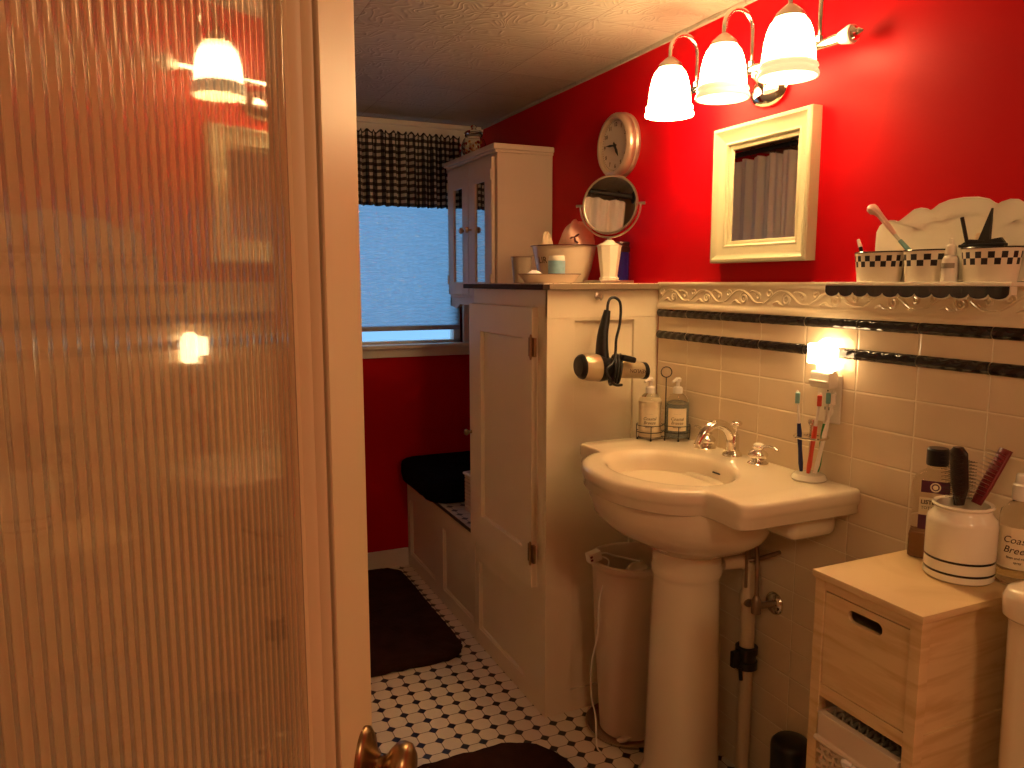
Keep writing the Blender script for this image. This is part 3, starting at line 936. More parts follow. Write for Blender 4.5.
for s_ in (-1, 1):
    fi = MB(); Mf = basis((-0.05, s_ * 0.306, 0), (1, 0, 0), (0, 0, 1), (0, s_, 0))
    fi.lathe([(0.010, -0.026), (0.014, -0.022), (0.021, 0.006), (0.019, 0.012), (0.012, 0.014), (0.0, 0.014)], M=Mf, n=24)
    fo = fi.build('finial', WHITEC, vl)
    MB().lathe([(0.012, 0.012), (0.015, 0.015), (0.013, 0.020), (0.008, 0.023), (0.009, 0.028), (0.005, 0.033), (0.003, 0.038), (0, 0.039)], M=Mf, n=20).build('finial_tip', CHROME, fo)
XS = -0.141
for k in (-1, 0, 1):
    y = k * 0.2225
    arm = MB()
    cz = 0.094; r = (-0.05 - XS) / 2; cx = (XS - 0.05) / 2
    arm.tube([(-0.05, y, 0.004), (-0.05, y, 0.03), (-0.05, y, 0.06)] + arc((cx, y, cz), r, 0, pi, 16) + [(XS, y, 0.070)], 0.0062, 12)
    arm.lathe([(0.013, 0.0), (0.013, 0.012), (0.009, 0.016)], (-0.05, y, 0.006), n=16)
    ao = arm.build('lamp_arm', CHROME, vl)
    MB().lathe([(0.008, 0.076), (0.014, 0.072), (0.030, 0.058), (0.0345, 0.047), (0.032, 0.045), (0, 0.047)], (XS, y, 0), n=28).build('shade_cap', STEEL, ao)
    sh = MB()
    out = [(0.0345, 0.045), (0.0425, 0.035), (0.0490, 0.019), (0.0540, -0.003), (0.0570, -0.028), (0.0592, -0.050)]
    inn = [(r_ - 0.004, z_) for r_, z_ in reversed(out)]
    sh.lathe(out + inn, (XS, y, 0), n=40, cap0=False, cap1=False)
    so = sh.build('lamp_shade', SHADEM, vl, smooth=60)
    sr = MB(); sr.lathe([(0.0592, -0.050), (0.0632, -0.054), (0.0652, -0.059), (0.0622, -0.064), (0.0650, -0.069), (0.0676, -0.075), (0.0664, -0.080), (0.0622, -0.080), (0.0608, -0.070), (0.0588, -0.060), (0.0552, -0.050)], (XS, y, 0), n=44, cap0=False, cap1=False)
    sr.build('shade_rim', BULBM if k == 1 else RIML, so, smooth=60)
    bu = MB(); bu.lathe([(0.012, 0.032), (0.014, 0.012), (0.024, -0.010), (0.029, -0.030), (0.024, -0.050), (0.012, -0.060), (0, -0.062)], (XS, y, 0), n=20, cap0=True, cap1=False)
    bu.build('light_bulb', BULBM, so, smooth=60)

# ------------------------------------------------------------------ shelf over the tile with its tins
ws = thing('wall_shelf', 'narrow white wall shelf with black scalloped edge above the tile', 'shelf', (1.449, 1.100, 1.318))
m = MB(); HL = 0.212
m.box((-0.072, -HL, 0.004), (0, HL, 0.0125), 0.002)
m.box((-0.068, -HL + 0.002, -0.012), (-0.050, HL - 0.002, 0.005), 0.002)
m.build('shelf_board', WHITEC, ws)


def scal(d, n=11, hl=HL, zt=0.004, zb=-0.0215, dep=0.009):
    P = [(-hl + d, zt), (hl - d, zt)]
    N_ = n * 8
    for i in range(N_ + 1):
        u = i / N_; y = hl - d - u * 2 * (hl - d)
        P.append((y, zb + d + dep * (1 - sqrt(abs(sin(pi * n * u))))))
    return P


m = MB(); m.prism(scal(0.0), lambda u, v: (-0.069, u, v - 0.0), lambda u, v: (-0.072, u, v))
m.build('scalloped_edge', WHITEC, ws)
m = MB(); m.prism(scal(0.0025), lambda u, v: (-0.0715, u, v), lambda u, v: (-0.0732, u, v))
tag(m.build('black_scallop', BLACKG, ws), 'black scalloped face')

ZS = 1.3305


def tin(y, half, dep, h, label, nchk):
    t = thing('planter_tin', label, 'tin', (1.413, y, ZS), 0, 'checkered tins on the wall shelf')
    mb = MB(); lay = mb.bm.loops.layers.uv.verify(); n = 48

    def ring(k, z, ins=0.0): return [(dep * k * sin(2 * pi * j / n) * (1 - ins), half * k * cos(2 * pi * j / n) * (1 - ins), z) for j in range(n)]
    vr = [[mb.bm.verts.new(p) for p in ring(0.86 + 0.14 * t_, h * t_)] for t_ in (0, 0.25, 0.5, 0.75, 1.0)]
    for i in range(4):
        for j in range(n):
            k = (j + 1) % n
            f_ = mb.bm.faces.new((vr[i][j], vr[i][k], vr[i + 1][k], vr[i + 1][j]))
            for l, (a, b_) in zip(f_.loops, ((j, i), (j + 1, i), (j + 1, i + 1), (j, i + 1))): l[lay].uv = (a / n * nchk, b_ / 4)
    mb.bm.faces.new(list(reversed(vr[0])))
    mb.build('tin_body', CHECK, t)
    mb = MB(); mb.rings([ring(0.995, h - 0.001), ring(0.95, h - 0.004), ring(0.84, 0.006), ring(0.3, 0.005)], True, False, True)
    mb.build('tin_lining', ENAMEL, t)
    mb = MB(); mb.tube([(dep * 1.0 * sin(2 * pi * j / n), half * 1.0 * cos(2 * pi * j / n), h) for j in range(n)], 0.0016, 6, closed=True)
    mb.build('tin_rim', BLACKG, t)
    return t


tin(1.200, 0.0605, 0.030, 0.063, 'white oval tin with black checker band, leftmost on the shelf, holding a pen', 14)
tin(1.0885, 0.049, 0.028, 0.063, 'white oval tin with black checker band in the middle, holding the wrapped toothbrush', 10)
tin(0.953, 0.057, 0.030, 0.063, 'white oval tin with black checker band, rightmost on the shelf, holding black combs', 14)

# scalloped platter leaning on the wall behind the tins
pl = thing('scalloped_platter', 'large white scalloped oval platter leaning on the wall behind the tins', 'platter', (1.4385, 1.034, ZS))
half = [(0.0, 0.164), (0.030, 0.162), (0.052, 0.156), (0.064, 0.148), (0.070, 0.145), (0.078, 0.149), (0.092, 0.152), (0.108, 0.150), (0.126, 0.139), (0.142, 0.129), (0.148, 0.127), (0.156, 0.131), (0.168, 0.132), (0.180, 0.129), (0.192, 0.121), (0.199, 0.108), (0.200, 0.075), (0.198, 0.030), (0.192, 0.010), (0.182, 0.0)]
outl = [(a, b_) for a, b_ in half] + [(-a, b_) for a, b_ in reversed(half[1:])]
m = MB()


def plring(k, d):
    cx, cz = 0.0, 0.075
    return [Vector((d - 0.004, a * k, cz + (b_ - cz) * k)) for a, b_ in outl]


m.rings([plring(0.0001, 0.010), plring(0.90, 0.0095), plring(0.985, 0.006), plring(1.0, 0.003), plring(0.985, 0.0005), plring(0.95, 0.0015), plring(0.80, 0.003), plring(0.66, 0.003), plring(0.62, 0.0055), plring(0.0001, 0.006)], True)
m.build('platter_body', WHITEC, pl, smooth=50)


def stick(mb, a, b_, r0, r1=None, n=8):
    r1 = r0 if r1 is None else r1
    mb.tube([a, b_], [r0, r1], n)


# pen, wrapped toothbrush, bottle, black combs
t = thing('pen', 'black pen with a pale cap leaning in the leftmost checkered tin', 'pen', (1.405, 1.222, ZS + 0.0095))
m = MB(); stick(m, (0, 0, 0), (0.004, 0.026, 0.066), 0.0042); m.build('barrel', BLACKP, t)
m = MB(); stick(m, (0.004, 0.026, 0.066), (0.005, 0.034, 0.083), 0.0048, 0.0032); m.build('cap', CLEARP, t)
t = thing('wrapped_toothbrush', 'toothbrush in a clear pink wrapper leaning out of the middle tin', 'toothbrush', (1.405, 1.110, ZS + 0.0095))
m = MB(); stick(m, (0.002, -0.045, 0.0), (-0.010, 0.060, 0.105), 0.0042, 0.0034); m.build('handle', pmat('mint_plastic', (0.62, 0.66, 0.55), 0.3), t)
m = MB(); m.tube(smoothpath([(-0.008, 0.042, 0.088), (-0.011, 0.062, 0.112), (-0.014, 0.086, 0.138), (-0.015, 0.104, 0.147)], 4), [0.004, 0.005, 0.0055, 0.0058, 0.006, 0.0065, 0.0065, 0.0072, 0.0085, 0.0105, 0.0115, 0.0105, 0.008], 8); m.build('wrapped_head', PINKP, t)
m = MB(); stick(m, (-0.003, 0.000, 0.045), (-0.0065, 0.030, 0.075), 0.0056, 0.0046); m.build('grip', TEALP, t)
t = thing('dropper_bottle', 'small white dropper bottle standing between the checkered tins', 'bottle', (1.3985, 1.0245, ZS))
m = MB(); m.lathe([(0.0135, 0), (0.0145, 0.002), (0.0145, 0.042), (0.012, 0.048), (0.008, 0.051), (0.008, 0.056)], n=24); m.build('bottle_body', PLASW, t)
m = MB(); m.lathe([(0.0098, 0.0535), (0.0098, 0.066), (0.008, 0.070), (0.004, 0.073), (0.0034, 0.082), (0.002, 0.0835), (0, 0.084)], n=20); m.build('bottle_cap', WHITEC, t)
m = MB(); patch(m, 0.0148, pi, 1.2, 0.026, 0.036)
m.build('label', pmat('grey_label', (0.30, 0.25, 0.20), 0.6), t)
t = thing('hair_comb', 'black triangular comb standing in the rightmost checkered tin', 'comb', (1.410, 0.968, ZS + 0.0095))
m = MB(); m.prism([(0.012, 0.062), (-0.012, 0.126), (-0.0125, 0.058), (-0.010, 0.0), (0.004, 0.0)], lambda u, v: (-0.003, u, v), lambda u, v: (0.003, u, v)); m.build('blade', IRON, t)
t = thing('eyeliner_pencil', 'thin black pencil leaning in the rightmost checkered tin', 'pencil', (1.400, 0.975, ZS + 0.0095))
m = MB(); stick(m, (0, 0.0, 0), (-0.004, 0.030, 0.112), 0.0036); m.build('shaft', BLACKP, t)
t = thing('hair_clip', 'black claw clip lying across the rightmost checkered tin', 'hair clip', (1.400, 0.958, ZS + 0.0645))
m = MB(); m.box((-0.006, -0.040, 0), (0.006, 0.050, 0.006), 0.002); m.prism([(0.050, 0.001), (0.030, 0.012), (0.0, 0.009), (-0.030, 0.013), (-0.040, 0.001)], lambda u, v: (-0.003, u, v + 0.003), lambda u, v: (0.003, u, v + 0.003)); m.build('clip_body', BLACKP, t)
t = thing('cotton_roll', 'small cream roll peeking out of the rightmost checkered tin', 'roll', (1.424, 0.979, ZS + 0.0085))
m = MB(); m.lathe([(0.012, 0), (0.013, 0.002), (0.013, 0.080), (0.011, 0.083), (0, 0.083)], n=20); m.build('roll_body', CLOTHC, t)

# ------------------------------------------------------------------ night light on its outlet
ot = thing('wall_outlet', 'cream wall outlet plate on the tile behind the toothbrushes', 'outlet', (1.4398, 1.338, 1.055))
m = MB(); m.box((-0.005, -0.036, -0.058), (0, 0.036, 0.058), 0.003); m.build('cover_plate', PLASW, ot)
for z in (-0.028, 0.026):
    m = MB(); m.lathe([(0.0165, 0), (0.0165, 0.0025), (0.015, 0.003), (0, 0.003)], (0, 0, z), M=basis((-0.005, 0, 0), (0, -1, 0), (0, 0, 1), (-1, 0, 0)), n=24); so = m.build('socket', PLASW, ot)
    m = MB()
    for yy_ in (-0.006, 0.006): m.box((-0.0086, yy_ - 0.001, z + 0.001), (-0.0079, yy_ + 0.001, z + 0.008))
    m.lathe([(0.002, 0.003), (0.002, 0.0035), (0, 0.0035)], (0, 0, z - 0.007), M=basis((-0.005, 0, 0), (0, -1, 0), (0, 0, 1), (-1, 0, 0)), n=12)
    m.build('slot', IRON, so)
nl = thing('night_light', 'glowing plug-in night light in the outlet above the sink', 'night light', (1.4316, 1.338, 1.095))
m = MB(); m.box((-0.030, -0.030, -0.012), (0, 0.030, 0.026), 0.004); m.box((-0.036, -0.028, 0.0), (-0.02, 0.028, 0.006), 0.002); m.box((-0.020, -0.030, 0.026), (-0.002, 0.024, 0.046), 0.003)
m.build('plug_body', PLASW, nl)
m = MB(); m.box((-0.041, 0.000, 0.044), (-0.004, 0.032, 0.092), 0.004); m.box((-0.034, -0.030, 0.026), (-0.002, 0.004, 0.082), 0.004)
m.lathe([(0.010, -0.01), (0.020, 0.0), (0.023, 0.014), (0.020, 0.028), (0.010, 0.036), (0, 0.038)], (-0.018, -0.008, 0.068), n=24)
m.build('glowing_lens', NIGHTM, nl, smooth=40)

# ------------------------------------------------------------------ pedestal sink
sk = thing('pedestal_sink', 'white pedestal sink with bowed front and chrome taps on the tiled wall', 'sink', (1.4385, 1.598, 0))
ZT = 0.858
half = [(0.0, 0.365), (-0.304, 0.365), (-0.326, 0.358), (-0.336, 0.342), (-0.336, 0.290), (-0.338, 0.255), (-0.345, 0.235), (-0.375, 0.222), (-0.410, 0.195), (-0.440, 0.155), (-0.463, 0.105), (-0.476, 0.052), (-0.480, 0.0)]
# smooth the bow
def cr2(pts, sub):
    q = smoothpath([(a, b_, 0) for a, b_ in pts], sub); return [(p.x, p.y) for p in q]
h2 = [half[0], half[1]] + cr2(half[1:], 4)[1:]
outl = h2 + [(a, -b_) for a, b_ in reversed(h2[:-1])]
# subdivide the straight runs
pts = []
for i, p in enumerate(outl):
    pts.append(p)
    if i + 1 < len(outl):
        q = outl[i + 1]; d = sqrt((q[0] - p[0]) ** 2 + (q[1] - p[1]) ** 2); k = int(d / 0.03)
        for j in range(1, k): pts.append((p[0] + (q[0] - p[0]) * j / k, p[1] + (q[1] - p[1]) * j / k))
p = pts[-1]; q = pts[0]
for j in range(1, 20): pts.append((p[0] + (q[0] - p[0]) * j / 20, p[1] + (q[1] - p[1]) * j / 20))
BC = (-0.262, 0.012)                     # bowl centre
BX, BYY = 0.146, 0.192


def dirn(p):
    dx, dy = p[0] - BC[0], p[1] - BC[1]; return dx, dy


def inset(p, d, back=True):
    dx, dy = dirn(p); l = sqrt(dx * dx + dy * dy); k = (l - d) / l
    x = BC[0] + dx * k; y = BC[1] + dy * k
    if p[0] > -0.001: x = p[0]
    return x, y


def ell(p, k, kz=1.0, sh=0.0):
    dx, dy = dirn(p); a = atan2(dy / BYY, dx / BX); return BC[0] + sh + BX * k * cos(a), BC[1] + BYY * k * sin(a)


R = []
def addr(fn, z): R.append([(*fn(p), z) for p in pts])
addr(lambda p: inset(p, 0.050), ZT - 0.062)
addr(lambda p: inset(p, 0.012), ZT - 0.060)
addr(lambda p: inset(p, 0.006), ZT - 0.056)
addr(lambda p: inset(p, 0.010), ZT - 0.040)
addr(lambda p: inset(p, 0.002), ZT - 0.032)
addr(lambda p: p, ZT - 0.022)
addr(lambda p: inset(p, 0.001), ZT - 0.010)
addr(lambda p: inset(p, 0.005), ZT - 0.003)
addr(lambda p: inset(p, 0.012), ZT)
def lerp(p, t):
    a = inset(p, 0.012); b_ = ell(p, 1.10); return a[0] + (b_[0] - a[0]) * t, a[1] + (b_[1] - a[1]) * t
addr(lambda p: lerp(p, 0.35), ZT)
addr(lambda p: lerp(p, 0.7), ZT)
addr(lambda p: lerp(p, 1.0), ZT - 0.0005)
for k, dz in ((1.07, 0.0015), (1.04, 0.0035), (1.01, 0.0075), (0.985, 0.014), (0.962, 0.026), (0.93, 0.050), (0.86, 0.090), (0.72, 0.120), (0.50, 0.136), (0.25, 0.142), (0.10, 0.144)):
    addr(lambda p, k=k: ell(p, k), ZT - dz)
m = MB(); m.rings(R, True, True, True)
basin = m.build('basin', PORC, sk, smooth=85)
# under body: bowl belly and the deck box against the wall
m = MB(); rs = []
for k, x_, ax_, ay_, z in ((0, -0.235, 0.222, 0.258, ZT - 0.055), (0, -0.235, 0.224, 0.258, ZT - 0.085), (0, -0.228, 0.218, 0.248, ZT - 0.125), (0, -0.215, 0.198, 0.225, ZT - 0.158), (0, -0.20, 0.165, 0.185, ZT - 0.185), (0, -0.195, 0.125, 0.140, ZT - 0.205), (0, -0.195, 0.105, 0.112, ZT - 0.222)):
    rs.append([(min(x_ + ax_ * cos(2 * pi * j / 56), -0.012), ay_ * sin(2 * pi * j / 56), z) for j in range(56)])
m.rings(rs, True, True, True)
m.box((-0.150, -0.315, ZT - 0.125), (-0.006, 0.315, ZT - 0.045), 0.022, 3)
m.build('bowl_underside', PORC, sk, smooth=50)
m = MB()
m.lathe([(0.120, FZ), (0.124, FZ + 0.004), (0.124, FZ + 0.035), (0.114, FZ + 0.050), (0.108, FZ + 0.075), (0.104, 0.10), (0.099, 0.35), (0.093, 0.52), (0.092, 0.555), (0.096, 0.566), (0.099, 0.574), (0.099, 0.588), (0.096, 0.600), (0.098, ZT - 0.218)], (-0.205, -0.002, 0), n=48, sx=0.94, sy=0.94)
m.build('pedestal', PORC, sk, smooth=50)
MB().box((0, -0.016, -0.0022), (0.003, 0.016, 0.0022), 0.001, 1, M=Matrix.Translation((BC[0] + BX * 0.953, -0.012, ZT - 0.030)) @ Matrix.Rotation(radians(14), 4, 'Y') @ Matrix.Translation((-0.0035, 0, 0))).build('overflow_slot', IRON, basin)
# tap set
FX = -0.040
m = MB()
m.lathe([(0.026, 0), (0.027, 0.003), (0.025, 0.010), (0.021, 0.013), (0.019, 0.018)], (FX, 0.028, ZT), n=28)
m.lathe([(0.017, 0.016), (0.017, 0.055), (0.016, 0.062), (0.010, 0.066), (0, 0.067)], (FX, 0.028, ZT), n=28)
sp_ = smoothpath([(FX + 0.002, 0.028, ZT + 0.020), (FX - 0.002, 0.028, ZT + 0.048), (FX - 0.022, 0.028, ZT + 0.080), (FX - 0.055, 0.028, ZT + 0.094), (FX - 0.090, 0.028, ZT + 0.082), (FX - 0.112, 0.028, ZT + 0.052), (FX - 0.116, 0.028, ZT + 0.040)], 6)
m.tube(sp_, [0.016 - 0.006 * i / (len(sp_) - 1) for i in range(len(sp_))], 16)
m.lathe([(0.0115, -0.004), (0.012, 0.0), (0.012, 0.008)], (FX - 0.117, 0.028, ZT + 0.038), n=16)
spout = m.build('spout', CHROME, sk, smooth=60)
m = MB(); m.tube([(FX + 0.012, 0.028, ZT + 0.06), (FX + 0.012, 0.028, ZT + 0.086)], 0.0028, 8); m.lathe([(0.004, 0.082), (0.014, 0.086), (0.0155, 0.091), (0.012, 0.096), (0, 0.097)], (FX + 0.012, 0.028, ZT), n=20)
m.build('lift_rod', CHROME, spout, smooth=60)
for y, lev in ((0.138, False), (-0.072, True)):
    m = MB(); m.lathe([(0.026, 0), (0.027, 0.003), (0.024, 0.006), (0.015, 0.009), (0.014, 0.012), (0.023, 0.019), (0.026, 0.026), (0.022, 0.033), (0.014, 0.037), (0.013, 0.041), (0.016, 0.044), (0.015, 0.050), (0.008, 0.053), (0, 0.053)], (FX, y, ZT), n=28)
    if lev: d = [(FX, y - 0.010, ZT + 0.045), (FX - 0.004, y - 0.030, ZT + 0.053), (FX - 0.006, y - 0.055, ZT + 0.056), (FX - 0.006, y - 0.076, ZT + 0.051)]
    else: d = [(FX, y + 0.010, ZT + 0.045), (FX + 0.006, y + 0.032, ZT + 0.051), (FX + 0.010, y + 0.055, ZT + 0.054), (FX + 0.012, y + 0.070, ZT + 0.050)]
    pth = smoothpath(d, 5); m.tube(pth, [0.0045 - 0.0012 * i / (len(pth) - 1) for i in range(len(pth))], 10)
    ho = m.build('tap_handle', CHROME, sk, smooth=60)
    MB().lathe([(0.0145, 0.049), (0.0125, 0.0535), (0.007, 0.056), (0, 0.0565)], (FX, y, ZT), n=20).build('ceramic_button', WHITEC, ho)

# pipes under the sink
pp = thing('sink_drain_pipe', 'pale drain pipe with a black clamp beside the sink pedestal', 'pipe', (1.395, 1.535, 0))
m = MB(); m.lathe([(0.026, FZ), (0.026, FZ + 0.010), (0.018, FZ + 0.014), (0.018, 0.33), (0.0195, 0.33), (0.0195, 0.47), (0.024, 0.475), (0.024, 0.505), (0.019, 0.51), (0.018, 0.56)], n=24)
pth = arc((-0.035, 0, 0.56), 0.035, 0, pi / 2, 8) + [(-0.085, 0.01, 0.595)]
m.tube(pth, 0.018, 14)
m.build('drain_pipe', PVC, pp, smooth=50)
m = MB(); m.lathe([(0.0215, 0.290), (0.030, 0.292), (0.030, 0.312), (0.026, 0.314), (0.026, 0.332), (0.030, 0.334), (0.030, 0.352), (0.0215, 0.354)], n=24, cap0=False, cap1=False); m.box((-0.050, -0.008, 0.300), (-0.026, 0.008, 0.345), 0.003)
m.tube([(-0.030, -0.012, 0.30), (-0.033, -0.020, 0.27)], 0.005, 8)
m.build('rubber_clamp', BLACKP, pp)
m = MB(); m.tube([(-0.030, -0.02, 0.70), (-0.030, -0.02, 0.53)], 0.004, 8); m.tube([(-0.080, 0.02, 0.592), (0.0, -0.02, 0.602), (0.020, -0.085, 0.640)], 0.006, 8)
m.build('drain_rod', PIPEB, pp)
sv = thing('water_supply_valve', 'chrome water valve with wall flange under the right side of the sink', 'valve', (1.4398, 1.485, 0.485))
Ms = basis((0, 0, 0), (0, -1, 0), (0, 0, 1), (-1, 0, 0))
m = MB(); m.lathe([(0.031, 0), (0.031, 0.003), (0.024, 0.009), (0.010, 0.012)], M=Ms, n=28); m.build('wall_flange', CHROME, sv, smooth=60)
m = MB(); m.tube([(-0.008, 0, 0), (-0.060, 0.004, 0)], 0.009, 12); m.lathe([(0.0, -0.020), (0.013, -0.018), (0.013, 0.016), (0.010, 0.022), (0.007, 0.030)], (-0.060, 0.004, 0), n=18)
m.lathe([(0.007, 0.0), (0.007, 0.018), (0.017, 0.020), (0.017, 0.027), (0, 0.028)], M=basis((-0.060, 0.006, 0), (1, 0, 0), (0, 0, 1), (0, 1, 0)), n=16, sy=0.6)
m.build('valve_body', PIPEB, sv, smooth=60)
m = MB(); m.tube(smoothpath([(-0.060, 0.004, 0.028), (-0.058, 0.008, 0.08), (-0.050, 0.02, 0.14), (-0.052, 0.03, 0.19), (-0.050, 0.03, 0.235)], 5), 0.006, 10); m.lathe([(0.010, 0.0), (0.010, 0.02)], (-0.050, 0.03, 0.205), n=8)
m.build('supply_hose', PIPEB, sv, smooth=60)

# ------------------------------------------------------------------ soap caddy and its bottles
CX, CYc = 1.358, 1.890
CA = radians(-62)
def caddy_pt(u, v): return (u * sin(0) + v, u, 0)
sc_ = thing('soap_caddy', 'black wire caddy with ring handle holding two soap bottles on the sink', 'caddy', (CX, CYc, 0.8585), radians(62))
# local: X across (away from wall), Y along the wall; the two bottles sit at y=+-0.037
m = MB()
RB = 0.037
for s_ in (-1, 1):
    for z in (0.026, 0.046):
        m.tube([(RB * 1.06 * cos(a * pi / 12), s_ * 0.0405 + RB * 1.06 * sin(a * pi / 12), z) for a in range(24)], 0.0013, 6, closed=True)
for s_, a in ((-1, -pi / 2), (1, pi / 2), (-1, pi), (1, pi), (-1, 0), (1, 0)):
    x_, y_ = RB * 1.06 * cos(a), s_ * 0.0405 + RB * 1.06 * sin(a)
    m.tube([(x_, y_, 0.046), (x_, y_, 0.007), (x_ * 0.4, s_ * 0.0405 + (y_ - s_ * 0.0405) * 0.4, 0.006)], 0.0013, 6)
    m.lathe([(0.0, 0.0), (0.0028, 0.001), (0.0032, 0.004), (0.002, 0.007), (0, 0.007)], (x_ * 0.92, s_ * 0.0405 + (y_ - s_ * 0.0405) * 0.92, 0), n=8)
for x_ in (-0.012, 0.012): m.tube([(x_, -0.074, 0.0065), (x_, 0.074, 0.0065)], 0.0013, 6)
m.build('wire_rack', IRON, sc_)
m = MB(); m.tube([(-0.041, 0, 0.006), (-0.041, 0, 0.195)], 0.0016, 8); m.tube([(-0.041, 0.0, 0.006), (0.0, 0.0, 0.0062)], 0.0016, 6)
m.tube([(-0.041, 0.0155 * cos(a * pi / 12), 0.210 + 0.0155 * sin(a * pi / 12)) for a in range(24)], 0.0016, 8, closed=True)
m.build('ring_handle', IRON, sc_)


def soap_bottle(loc, phi, label, fill, liqmat, zf, grp=None, scale=1.0, lines=('Coastal', 'Breeze'), r=0.0345):
    t = thing('soap_bottle', label, 'bottle', loc)
    H = 0.124
    m = MB(); m.lathe([(r - 0.003, 0), (r, 0.003), (r, H - 0.014), (r * 0.92, H - 0.006), (r * 0.62, H + 0.006), (0.0125, H + 0.010), (0.0125, H + 0.016)], n=32, cap1=False)
    m.build('bottle_body', GLASSC, t, smooth=50)
    m = MB(); m.lathe([(0, 0.003), (r - 0.0035, 0.003), (r - 0.0025, 0.005), (r - 0.0025, zf), (0, zf)], n=28, cap0=False, cap1=False); m.build('liquid_soap', liqmat, t, smooth=50)
    m = MB(); patch(m, r + 0.0006, phi, 0.85, 0.024, 0.092); lb = m.build('label', PAPER, t)
    m = MB()
    m.text(lines[0], 0.013, wrap(r + 0.0008, phi, 0.060), 0.0002, 0.25); m.text(lines[1], 0.013, wrap(r + 0.0008, phi, 0.048), 0.0002, 0.25)
    m.text('hand soap', 0.006, wrap(r + 0.0008, phi, 0.035), 0.0002); m.text('- - - - - -', 0.006, wrap(r + 0.0008, phi, 0.075), 0.0002)
    m.build('lettering', INK, lb, smooth=0)
    m = MB(); m.lathe([(0.0145, H + 0.010), (0.0145, H + 0.026), (0.012, H + 0.029), (0.006, H + 0.031), (0.0055, H + 0.044)], n=24)
    d = Vector((cos(phi - 0.5), sin(phi - 0.5), 0))
    m.lathe([(0.0055, H + 0.042), (0.010, H + 0.046), (0.010, H + 0.054), (0.006, H + 0.057), (0, H + 0.057)], n=18)
    m.tube([Vector((0, 0, H + 0.050)), d * 0.020 + Vector((0, 0, H + 0.050)), d * 0.033 + Vector((0, 0, H + 0.046))], [0.0055, 0.0045, 0.0035], 10)
    m.build('pump', CLEARP, t, smooth=50)
    return t


def lp(ox, oy, a, x, y): return (ox + x * cos(a) - y * sin(a), oy + x * sin(a) + y * cos(a))
PHI = atan2(-1.88, -1.35)
a_ = lp(CX, CYc, radians(62), 0, 0.0405); soap_bottle((*a_, 0.8665), PHI, 'pump bottle of cream soap in the left half of the black wire caddy', 0, LOTION, 0.110)
a_ = lp(CX, CYc, radians(62), 0, -0.0405); soap_bottle((*a_, 0.8665), PHI, 'pump bottle of clear blue soap in the right half of the black wire caddy', 0, BLUELIQ, 0.104)

# ------------------------------------------------------------------ toothbrush holder
th = thing('toothbrush_holder', 'toothbrush stand with white base and chrome ring on the sink corner', 'toothbrush holder', (1.400, 1.352, 0.8585)); th.scale = (1.15, 1.15, 1.18)
m = MB(); m.lathe([(0.034, 0), (0.036, 0.003), (0.032, 0.011), (0.028, 0.013), (0, 0.013)], n=36, cap1=False); m.build('base', WHITEC, th, smooth=50)
m = MB(); m.tube([(0, 0, 0.012), (0, 0, 0.112)], 0.0035, 10); m.lathe([(0.0, 0.112), (0.006, 0.113), (0.0075, 0.118), (0.006, 0.124), (0, 0.126)], n=16)
m.lathe([(0.0155, 0.086), (0.034, 0.086), (0.036, 0.0885), (0.034, 0.091), (0.0155, 0.091), (0.0155, 0.086)], n=40, cap0=False, cap1=False)
for a in range(4):
    t_ = a * pi / 2 + 0.6; m.tube([(0, 0, 0.0885), (0.017 * cos(t_), 0.017 * sin(t_), 0.0885)], 0.002, 6)
m.build('chrome_ring', CHROME, th, smooth=50)


def toothbrush(ang, lean, label, hm, bm_, tilt=0.0):
    """stands in the holder: foot on the base, leaning on the ring"""
    bx, by = 1.400 + 0.0190 * cos(ang), 1.352 + 0.0190 * sin(ang)
    t = thing('toothbrush', label, 'toothbrush', (bx, by, 0.8745), 0, 'toothbrushes in the holder'); t.scale = (1.15, 1.15, 1.15)
    d = Vector((0.008 * cos(ang), 0.008 * sin(ang), 0.09)); tx = Vector((-sin(ang), cos(ang), 0)) * tilt
    P = lambda k: d * (k / 0.09) + tx * (k / 0.09)
    m = MB(); m.tube([P(0.0) + Vector((0, 0, 0.003)), P(0.02), P(0.05), P(0.085), P(0.105)], [0.0035, 0.0052, 0.0042, 0.0052, 0.004], 10); m.build('handle', hm, t, smooth=60)
    m = MB(); m.tube([P(0.104), P(0.125), P(0.145)], [0.0036, 0.0024, 0.0024], 8); m.tube([P(0.143), P(0.150), P(0.168), P(0.174)], [0.003, 0.005, 0.005, 0.002], 8, flat=0.6); m.build('neck', CLEARP, t, smooth=60)
    m = MB(); dd = Vector((-0.75, -0.66, 0)).normalized()
    c_ = P(0.159); s_ = Vector((dd.y, -dd.x, 0))
    Mb = basis(c_ + dd * 0.006, dd, s_, (0, 0, 1)); m.box((-0.0055, -0.0045, -0.011), (0.0055, 0.0045, 0.011), 0.001, 1, M=Mb); m.build('bristles', bm_, t)


toothbrush(radians(150), 0, 'navy handled toothbrush at the left of the chrome holder', NAVY, TEALP)
toothbrush(radians(215), 0, 'red and cream toothbrush at the front of the chrome holder', REDP, REDP, 0.01)
toothbrush(radians(265), 0, 'pale cream toothbrush leaning right in the chrome holder', CLEARP, CLEARP, 0.014)
toothbrush(radians(330), 0, 'green handled toothbrush at the right of the chrome holder', GREENP, TEALP)

